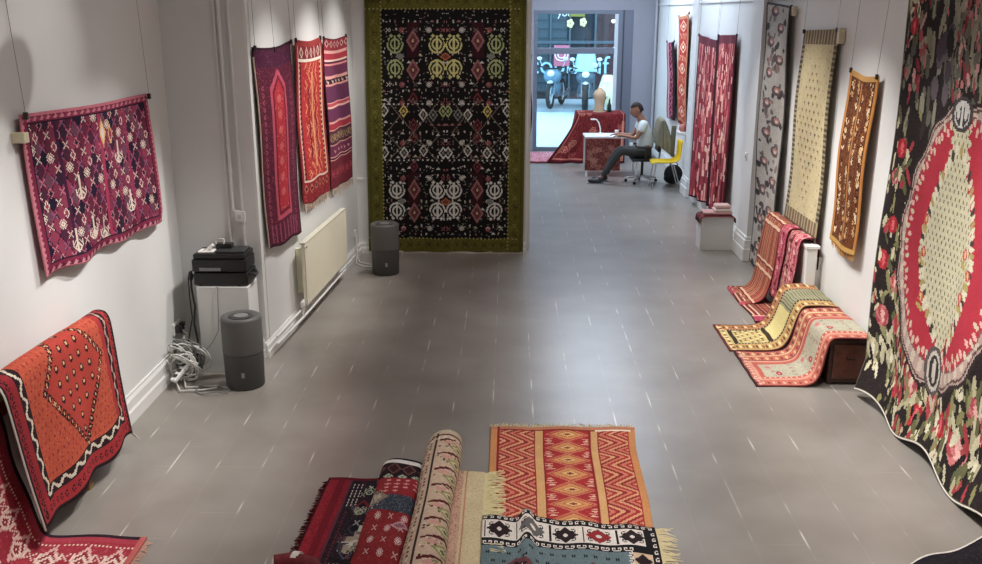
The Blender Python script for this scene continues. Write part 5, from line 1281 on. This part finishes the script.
skin_obj('shirt', [(2.465, 17.35, .57), (2.455, 17.35, .74), (2.42, 17.35, .95), (2.37, 17.35, 1.15), (2.39, 17.15, 1.10), (2.33, 17.12, .93), (2.39, 17.55, 1.10), (2.33, 17.58, .93)], [(0, 1), (1, 2), (2, 3), (2, 4), (4, 5), (2, 6), (6, 7)],
    [(.155, .165), (.155, .17), (.15, .18), (.085, .10), .078, .066, .078, .066], TS, man, 2)
tv = [(2.47, 17.35, .57)]; te = []; trd = [(.14, .135)]
for sy in (-1, 1):
    b = len(tv); ox = .1 if sy > 0 else 0
    tv += [(2.43, 17.35 + sy * .1, .55), (2.2, 17.35 + sy * .12, .575), (2.0, 17.35 + sy * .13, .59), (1.86, 17.35 + sy * .13, .38), (1.68 + ox, 17.35 + sy * .13, .125)]
    trd += [.098, .086, .075, .066, .056]; te += [(0, b), (b, b + 1), (b + 1, b + 2), (b + 2, b + 3), (b + 3, b + 4)]
skin_obj('trousers', tv, te, trd, TRS, man, 2)
for sy in (-1, 1):
    ox = .1 if sy > 0 else 0; m = MB()
    m.ball((1.57 + ox, 17.35 + sy * .14, .052), .15, .05, .047, 16, Matrix.Rotation(.0, 4, 'Y')); m.ball((1.65 + ox, 17.35 + sy * .135, .08), .06, .045, .05, 12)
    so = m.build('shoe', mat('shoe_dark', (36, 34, 36), .5), None, smooth=True); so.parent = man
    m = MB(); m.box(1.42 + ox, 17.3 + sy * .14, .0, 1.72 + ox, 17.4 + sy * .14, .014); so2 = m.build('sole', mat('sole_grey', (120, 120, 122), .6), so, bevel=.005)
# yellow chair
yc = thing('yellow_chair', 'yellow plastic shell chair with metal legs behind the seated man', 'chair', (2.8, 16.78, 0))
yp = chaikin([(2.5, .43), (2.52, .455), (2.7, .45), (2.88, .45), (2.97, .5), (3.0, .62), (3.03, .84)], 3)
def Sy(U, V):
    x, z = path_at(yp, V); w = .43 * (1 - .18 * np.clip(V - .6, 0, 1)); y = 16.78 + (U - .5) * w
    return x - .05 * (2 * abs(U - .5)) ** 3 * (V > .5) * (V - .5) * 2, y, z + .03 * (2 * abs(U - .5)) ** 3 * (V < .6)
cy = Cv(16, 24, (222, 190, 40), 1)
so = make_rug('shell', Sy, cy, parent=yc, thick=.012, off=1); so.location = (-2.8, -16.78, 0)
so.data.materials.clear(); so.data.materials.append(mat('yellow_plastic', (224, 190, 36), .4))
for (x, y, x2, y2) in ((2.56, 16.63, 2.5, 16.57), (2.56, 16.93, 2.5, 16.99), (2.86, 16.63, 3.0, 16.59), (2.86, 16.93, 3.0, 16.97)):
    MB().tube([(x, y, .45), (x2, y2, 0)], .011, 8).build('leg', CHR, yc, smooth=True)
bg = thing('black_bag', 'black bag on the floor behind the yellow chair', 'bag', (2.95, 17.25, 0))
m = MB(); m.ball((2.98, 17.3, .17), .17, .14, .17, 18); m.ball((2.96, 17.25, .1), .16, .14, .1, 16)
m.build('bag_body', mat('black_fabric', (26, 26, 28), .85, noise=.3, nscale=12), bg, smooth=True)
MB().tube([(2.9, 17.25, .3), (2.91, 17.23, .38), (2.98, 17.23, .4), (3.04, 17.24, .36), (3.05, 17.26, .28)], .01, 6).build('strap', mat('strap_grey', (70, 70, 72), .8), bg, smooth=True)
wb = thing('ornament', 'small reddish ornament on a white ledge under the orange-red runner', 'ornament', (3.12, 17.5, .8))
MB().lathe([(.05, 0), (.07, .05), (.07, .09), (.03, .13)], (3.12, 17.35, .93), 16).build('ornament_body', mat('ornament_pink', (190, 120, 110), .6), wb, smooth=True)
MB().box(3.02, 17.2, .88, 3.2, 17.5, .93).build('ledge', TRIM, wb, bevel=.004)

# ================================================================== street outside
ST = mat('street_paving', (190, 206, 212), .8, noise=.06, nscale=.6)
struct(MB().box(-14, 21.55, -.12, 22, 34, -.001).build('ground', ST))
tag(MB().box(-14, 30.2, -.0, 22, 33.78, .09).build('pavement', mat('pavement_grey', (150, 160, 168), .8, noise=.1, nscale=2), bevel=.01), 'grey raised pavement in front of the dark shopfront across the street', 'pavement')
fb = thing('shopfront', 'dark blue-grey shopfront building across the street behind the motorbikes', 'building', (2, 34, 0))
DKB = mat('facade_dark', (30, 40, 50), .7, noise=.25, nscale=1.2)
MB().box(-14, 34, 0, 22, 35, 9).build('wall', DKB, fb)
SH = mat('shutter_slate', (46, 66, 76), .6)
for (x0, x1) in ((.75, 1.35), (1.42, 1.98)):
    m = MB(); m.box(x0, 33.93, .3, x1, 34, 4.6)
    for k in range(14): m.box(x0 + .02, 33.89, .35 + k * .3, x1 - .02, 33.93, .35 + k * .3 + .17)
    m.build('shutter', SH, fb)
for x in (.66, 1.36, 2.02, 2.9): MB().box(x, 33.85, 0, x + .07, 34, 4.6).build('mullion', mat('facade_frame', (60, 78, 90), .5), fb)
MB().box(2.95, 33.9, 0, 4.4, 34, 3.05).build('door', mat('door_maroon', (44, 20, 28), .6), fb, bevel=.01)
MB().box(-1, 33.84, 1.95, 4.5, 34, 2.05).build('lintel', mat('facade_frame', (60, 78, 90), .5), fb)
MB().box(2.05, 33.8, 2.85, 2.55, 33.86, 3.6).build('hanging_banner', mat('banner_olive', (124, 120, 50), .8), fb)
def flower(x, z, n):
    m = MB()
    for k in range(5): a = k * 1.256; m.ball((x + .07 * math.cos(a), 33.82, z + .09 * math.sin(a)), .06, .02, .07, 8)
    m.build('banner_flower', mat('flower_cream', (214, 206, 150), .7), fb, smooth=True)
flower(2.06, 2.62, 0); flower(2.5, 2.66, 1)
MB().box(1.52, 33.8, 1.2, 2.05, 33.86, 1.9).build('red_sign', mat('sign_pink', (186, 100, 124), .6), fb, bevel=.005)
m = MB(); 
for rr in (.2, .11): m.tube([(1.78 + rr * 1.1 * math.cos(a), 33.79, 1.58 + rr * math.sin(a)) for a in np.linspace(0, 2 * PI, 24)[:-1]], .022, 6, closed=True)
m.build('sign_emblem', mat('sign_white', (226, 228, 230), .6), fb)
def text(s, loc, size, m, parent, name, ex=.01):
    cu = bpy.data.curves.new(name, 'FONT'); cu.body = s; cu.size = size; cu.extrude = ex; cu.materials.append(m)
    o = bpy.data.objects.new(name, cu); C.objects.link(o)
    dg = bpy.context.evaluated_depsgraph_get(); dg.update(); me = bpy.data.meshes.new_from_object(o.evaluated_get(dg)); me.materials.clear(); me.materials.append(m)
    bpy.data.objects.remove(o); o = bpy.data.objects.new(name, me); C.objects.link(o)
    o.location = Vector(loc) - Vector(parent.location); o.rotation_euler = (PI / 2, 0, 0); o.parent = parent; return o
WS = mat('sign_white', (226, 228, 230), .6)
text('LTI', (1.12, 33.87, 3.0), .42, WS, fb, 'sign_letters'); text('you', (1.62, 33.87, 2.86), .34, WS, fb, 'sign_letters')
SL = mat('sign_lettering', (150, 196, 214), .5)
text('cobb', (.66, 33.83, .95), .85, SL, fb, 'window_lettering'); text('a', (1.98, 33.83, .95), .85, SL, fb, 'window_lettering'); text('rif', (2.68, 33.83, .95), .85, SL, fb, 'window_lettering')
for (x, z) in ((3.5, 2.7), (3.55, 1.78)): MB().ball((x, 33.6, z), .06, n=12).build('lamp_globe', mat('lamp_globe', (240, 240, 236), .4, emit=(255, 250, 240), estr=3), fb, smooth=True)

def motorbike(name, loc, rz, label, body, accent, shield=True, fat=1.0, lean=0):
    t = thing(name, label, 'motorbike' if name == 'motorcycle' else 'scooter', (0, 0, 0))
    Bm = mat('bike_body_' + name + str(body), body, .35); Am = mat('bike_accent' + str(accent), accent, .3); TY = mat('tyre', (18, 20, 24), .7); EG = mat('engine_metal', (120, 130, 140), .35, .7)
    R0 = .29 if name == 'motorcycle' else .24
    for nm, x in (('front_wheel', -.68), ('rear_wheel', .68)):
        w = MB(); w.tube([(x + R0 * math.cos(a), 0, R0 + .03 + R0 * math.sin(a)) for a in np.linspace(0, 2 * PI, 33)[:-1]], .055 * fat, 10, closed=True); wo = w.build(nm, TY, t, smooth=True)
        w = MB(); w.tube([(x + R0 * .78 * math.cos(a), 0, R0 + .03 + R0 * .78 * math.sin(a)) for a in np.linspace(0, 2 * PI, 33)[:-1]], .018, 6, closed=True)
        for k in range(6): a = k * PI / 3; w.tube([(x, 0, R0 + .03), (x + R0 * .78 * math.cos(a), 0, R0 + .03 + R0 * .78 * math.sin(a))], .012, 5)
        w.build('rim', mat('rim_pale', (190, 200, 206), .35, .4), wo)
    for sy in (-.09, .09): MB().tube([(-.68, sy, R0 + .03), (-.48, sy, .8)], .022, 8).build('fork', EG, t, smooth=True)
    if name == 'motorcycle':
        m = MB(); m.ball((-.12, 0, .78), .3, .15, .14, 16); m.build('fuel_tank', Bm, t, smooth=True)
        m = MB(); m.ball((-.42, 0, .78), .2, .24, .2, 16); m.ball((-.3, 0, .5), .3, .19, .2, 14); m.build('fairing', Bm, t, smooth=True)
        m = MB(); m.ball((-.68, 0, .64), .2, .075, .05, 12); m.build('mudguard', Am, t, smooth=True)
        MB().box(-.2, -.14, .25, .25, .14, .58).build('engine', EG, t, bevel=.04)
        for sy in (-.16, .16): MB().tube([(.0, sy, .3), (.4, sy, .28), (.85, sy, .38)], .045, 8).build('exhaust', EG, t, smooth=True)
        MB().ball((.4, 0, .78), .38, .14, .07, 14).build('seat', TY, t, smooth=True)
    else:
        m = MB(); m.tube([(-.42, 0, .28), (-.5, 0, .6), (-.44, 0, .98)], [.22, .25, .14], 16); m.build('front_shield', Bm, t, smooth=True)
        MB().box(-.4, -.17, .2, .2, .17, .28).build('footboard', Bm, t, bevel=.03)
        m = MB(); m.ball((.45, 0, .5), .4, .2, .22, 16); m.build('rear_body', Bm, t, smooth=True)
        MB().ball((.4, 0, .76), .36, .15, .07, 14).build('seat', TY, t, smooth=True); MB().ball((-.68, 0, .54), .2, .085, .07, 12).build('mudguard', Bm, t, smooth=True)
    MB().tube([(-.44, -.36, 1.03), (-.5, -.15, .98), (-.5, .15, .98), (-.44, .36, 1.03)], .018, 8).build('handlebar', TY, t, smooth=True)
    for sy in (-1, 1):
        mo = MB(); mo.tube([(-.46, sy * .26, 1.0), (-.46, sy * .33, 1.18)], .008, 5); mo.ball((-.46, sy * .34, 1.22), .02, .07, .045, 10); mo.build('mirror', Am, t, smooth=True)
    MB().ball((-.64, 0, .86), .07, .1, .08, 12).build('headlight', mat('headlight_glass', (222, 232, 238), .15), t, smooth=True)
    if shield:
        P = []
        for j in range(9):
            v = j / 8; P.append([(-.58 + .17 * v + .1 * (abs(i / 8 - .5) * 2) ** 2, (i / 8 - .5) * (.56 - .16 * v ** 2), .92 + .5 * v) for i in range(9)])
        w = MB(); w.quad_grid(P); wo = w.build('windshield', mat('windshield_tint', (150, 196, 214), .15), t, smooth=True); sm = wo.modifiers.new('t', 'SOLIDIFY'); sm.thickness = .012
    t.location = loc; t.rotation_euler = (0, 0, rz); t.scale = (1.22, 1.22, 1.22)
    return t
motorbike('motorcycle', (1.48, 30.9, .125), 1.3, 'blue-grey motorbike parked leftmost across the street', (96, 130, 150), (190, 206, 214), shield=False)
motorbike('motorcycle', (2.36, 30.4, .125), 1.5, 'motorbike with a tall pale windshield parked in the middle across the street', (70, 92, 108), (206, 220, 228), shield=True, fat=1.4)
motorbike('scooter', (3.08, 29.0, .03), 1.2, 'cream white scooter parked rightmost across the street', (206, 196, 160), (190, 196, 196), shield=False)
motorbike('motorcycle', (.3, 31.9, .125), 1.7, 'dark motorbike partly cut off at the left edge of the shop window', (34, 44, 54), (150, 190, 206), shield=True)

# ================================================================== light
def spot(loc, tgt, power, size, blend=.6, rad=.06, col=(1, .978, .945)):
    l = bpy.data.lights.new('spotlight', 'SPOT'); l.energy = power; l.spot_size = math.radians(size); l.spot_blend = blend; l.shadow_soft_size = rad; l.color = col
    o = bpy.data.objects.new('spotlight', l); C.objects.link(o); o.location = loc
    o.rotation_euler = (Vector(tgt) - Vector(loc)).to_track_quat('-Z', 'Y').to_euler(); return o
def area(loc, rot, power, sx, sy, col=(1, .95, .88)):
    l = bpy.data.lights.new('ceiling_fill_light', 'AREA'); l.shape = 'RECTANGLE'; l.size = sx; l.size_y = sy; l.energy = power; l.color = col
    o = bpy.data.objects.new('ceiling_fill_light', l); C.objects.link(o); o.location = loc; o.rotation_euler = rot; return o
WARM = (1, .98, .95); COOL = (.68, .82, 1)
for y, p in ((0.5, 16), (3.5, 16), (6.5, 13), (9.5, 8), (14.5, 60), (18.5, 110)):
    area((.1 if y < 12 else 1.7, y, 4.3), (0, 0, 0), p, 1.6, 1.2, WARM if y < 12 else COOL)  # far ones are added fill, tinted blue to brighten that end like daylight
# track spots on the left wall
for (y, ty, z, p) in ((4.6, 5.0, .8, 330), (7.2, 6.6, .8, 370), (8.6, 8.7, .7, 210), (10.2, 9.9, .7, 240), (11.2, 11.0, .8, 150)):
    spot((-.5, y, 4.2), (-2.5, ty, z), p, 52, .85)
for (y, ty, z, p) in ((4.6, 5.2, .8, 320), (6.4, 6.6, .7, 240), (8.3, 8.3, .7, 320), (9.9, 9.7, .7, 250), (11.2, 11.0, .8, 160), (13.8, 13.8, .8, 210), (17.4, 18, 1.3, 90)):
    spot((.9, y, 4.2), (3.0, ty, z), p, 52, .85)
spot((-.6, 8.8, 4.2), (-.8, 11.95, 1.5), 60, 60, .8)
pl = thing('shadow_globe', 'unseen white globe added above the view to cast a round shadow on the left wall', 'lamp', (-1.92, 6.24, 3.27))  # unseen globe, added only to throw a soft round shadow on the left wall
MB().ball((-1.92, 6.24, 3.26), .125, n=24).build('globe', mat('white_globe', (226, 224, 218), .5), pl, smooth=True)
MB().tube([(-1.92, 6.24, 3.37), (-1.92, 6.24, 4.39)], .006, 6).build('cord', mat('black_cable', (25, 25, 25), .45), pl)
for y, p in ((5.4, 360), (8.6, 260)): spot((1.2, y - .8, 4.25), (1.75, y, 0), p, 75, 1.0, .2)
spot((-.5, 7.2, 4.2), (-2.87, 5.75, 2.6), 90, 34, 1.0, .05)  # spot added to shine past the globe and bring out its shadow
# daylight
w = bpy.data.worlds.new('sky'); bpy.context.scene.world = w; w.use_nodes = True
bgn = w.node_tree.nodes['Background']; bgn.inputs['Color'].default_value = (.52, .78, 1.0, 1); bgn.inputs['Strength'].default_value = 3.4

# ================================================================== camera
cd = bpy.data.cameras.new('camera'); cam = bpy.data.objects.new('camera', cd); C.objects.link(cam)
cd.sensor_width = 36; cd.lens = 955 / 982 * 36; cd.clip_end = 200
cam.location = (0, 0, 3.0)
p_ = math.atan((282 - 12) / 955.); a_ = math.atan(19 / 955. * math.cos(p_))
cam.rotation_euler = (PI / 2 - p_, 0, a_)
sc = bpy.context.scene; sc.camera = cam
sc.view_settings.view_transform = 'Standard'; sc.view_settings.look = 'None'; sc.view_settings.gamma = 1; sc.view_settings.use_curve_mapping = False
sc.view_settings.exposure = .5
try: sc.cycles.use_denoising = True
except Exception: pass
sc.cycles.max_bounces = 8; sc.cycles.sample_clamp_indirect = 6
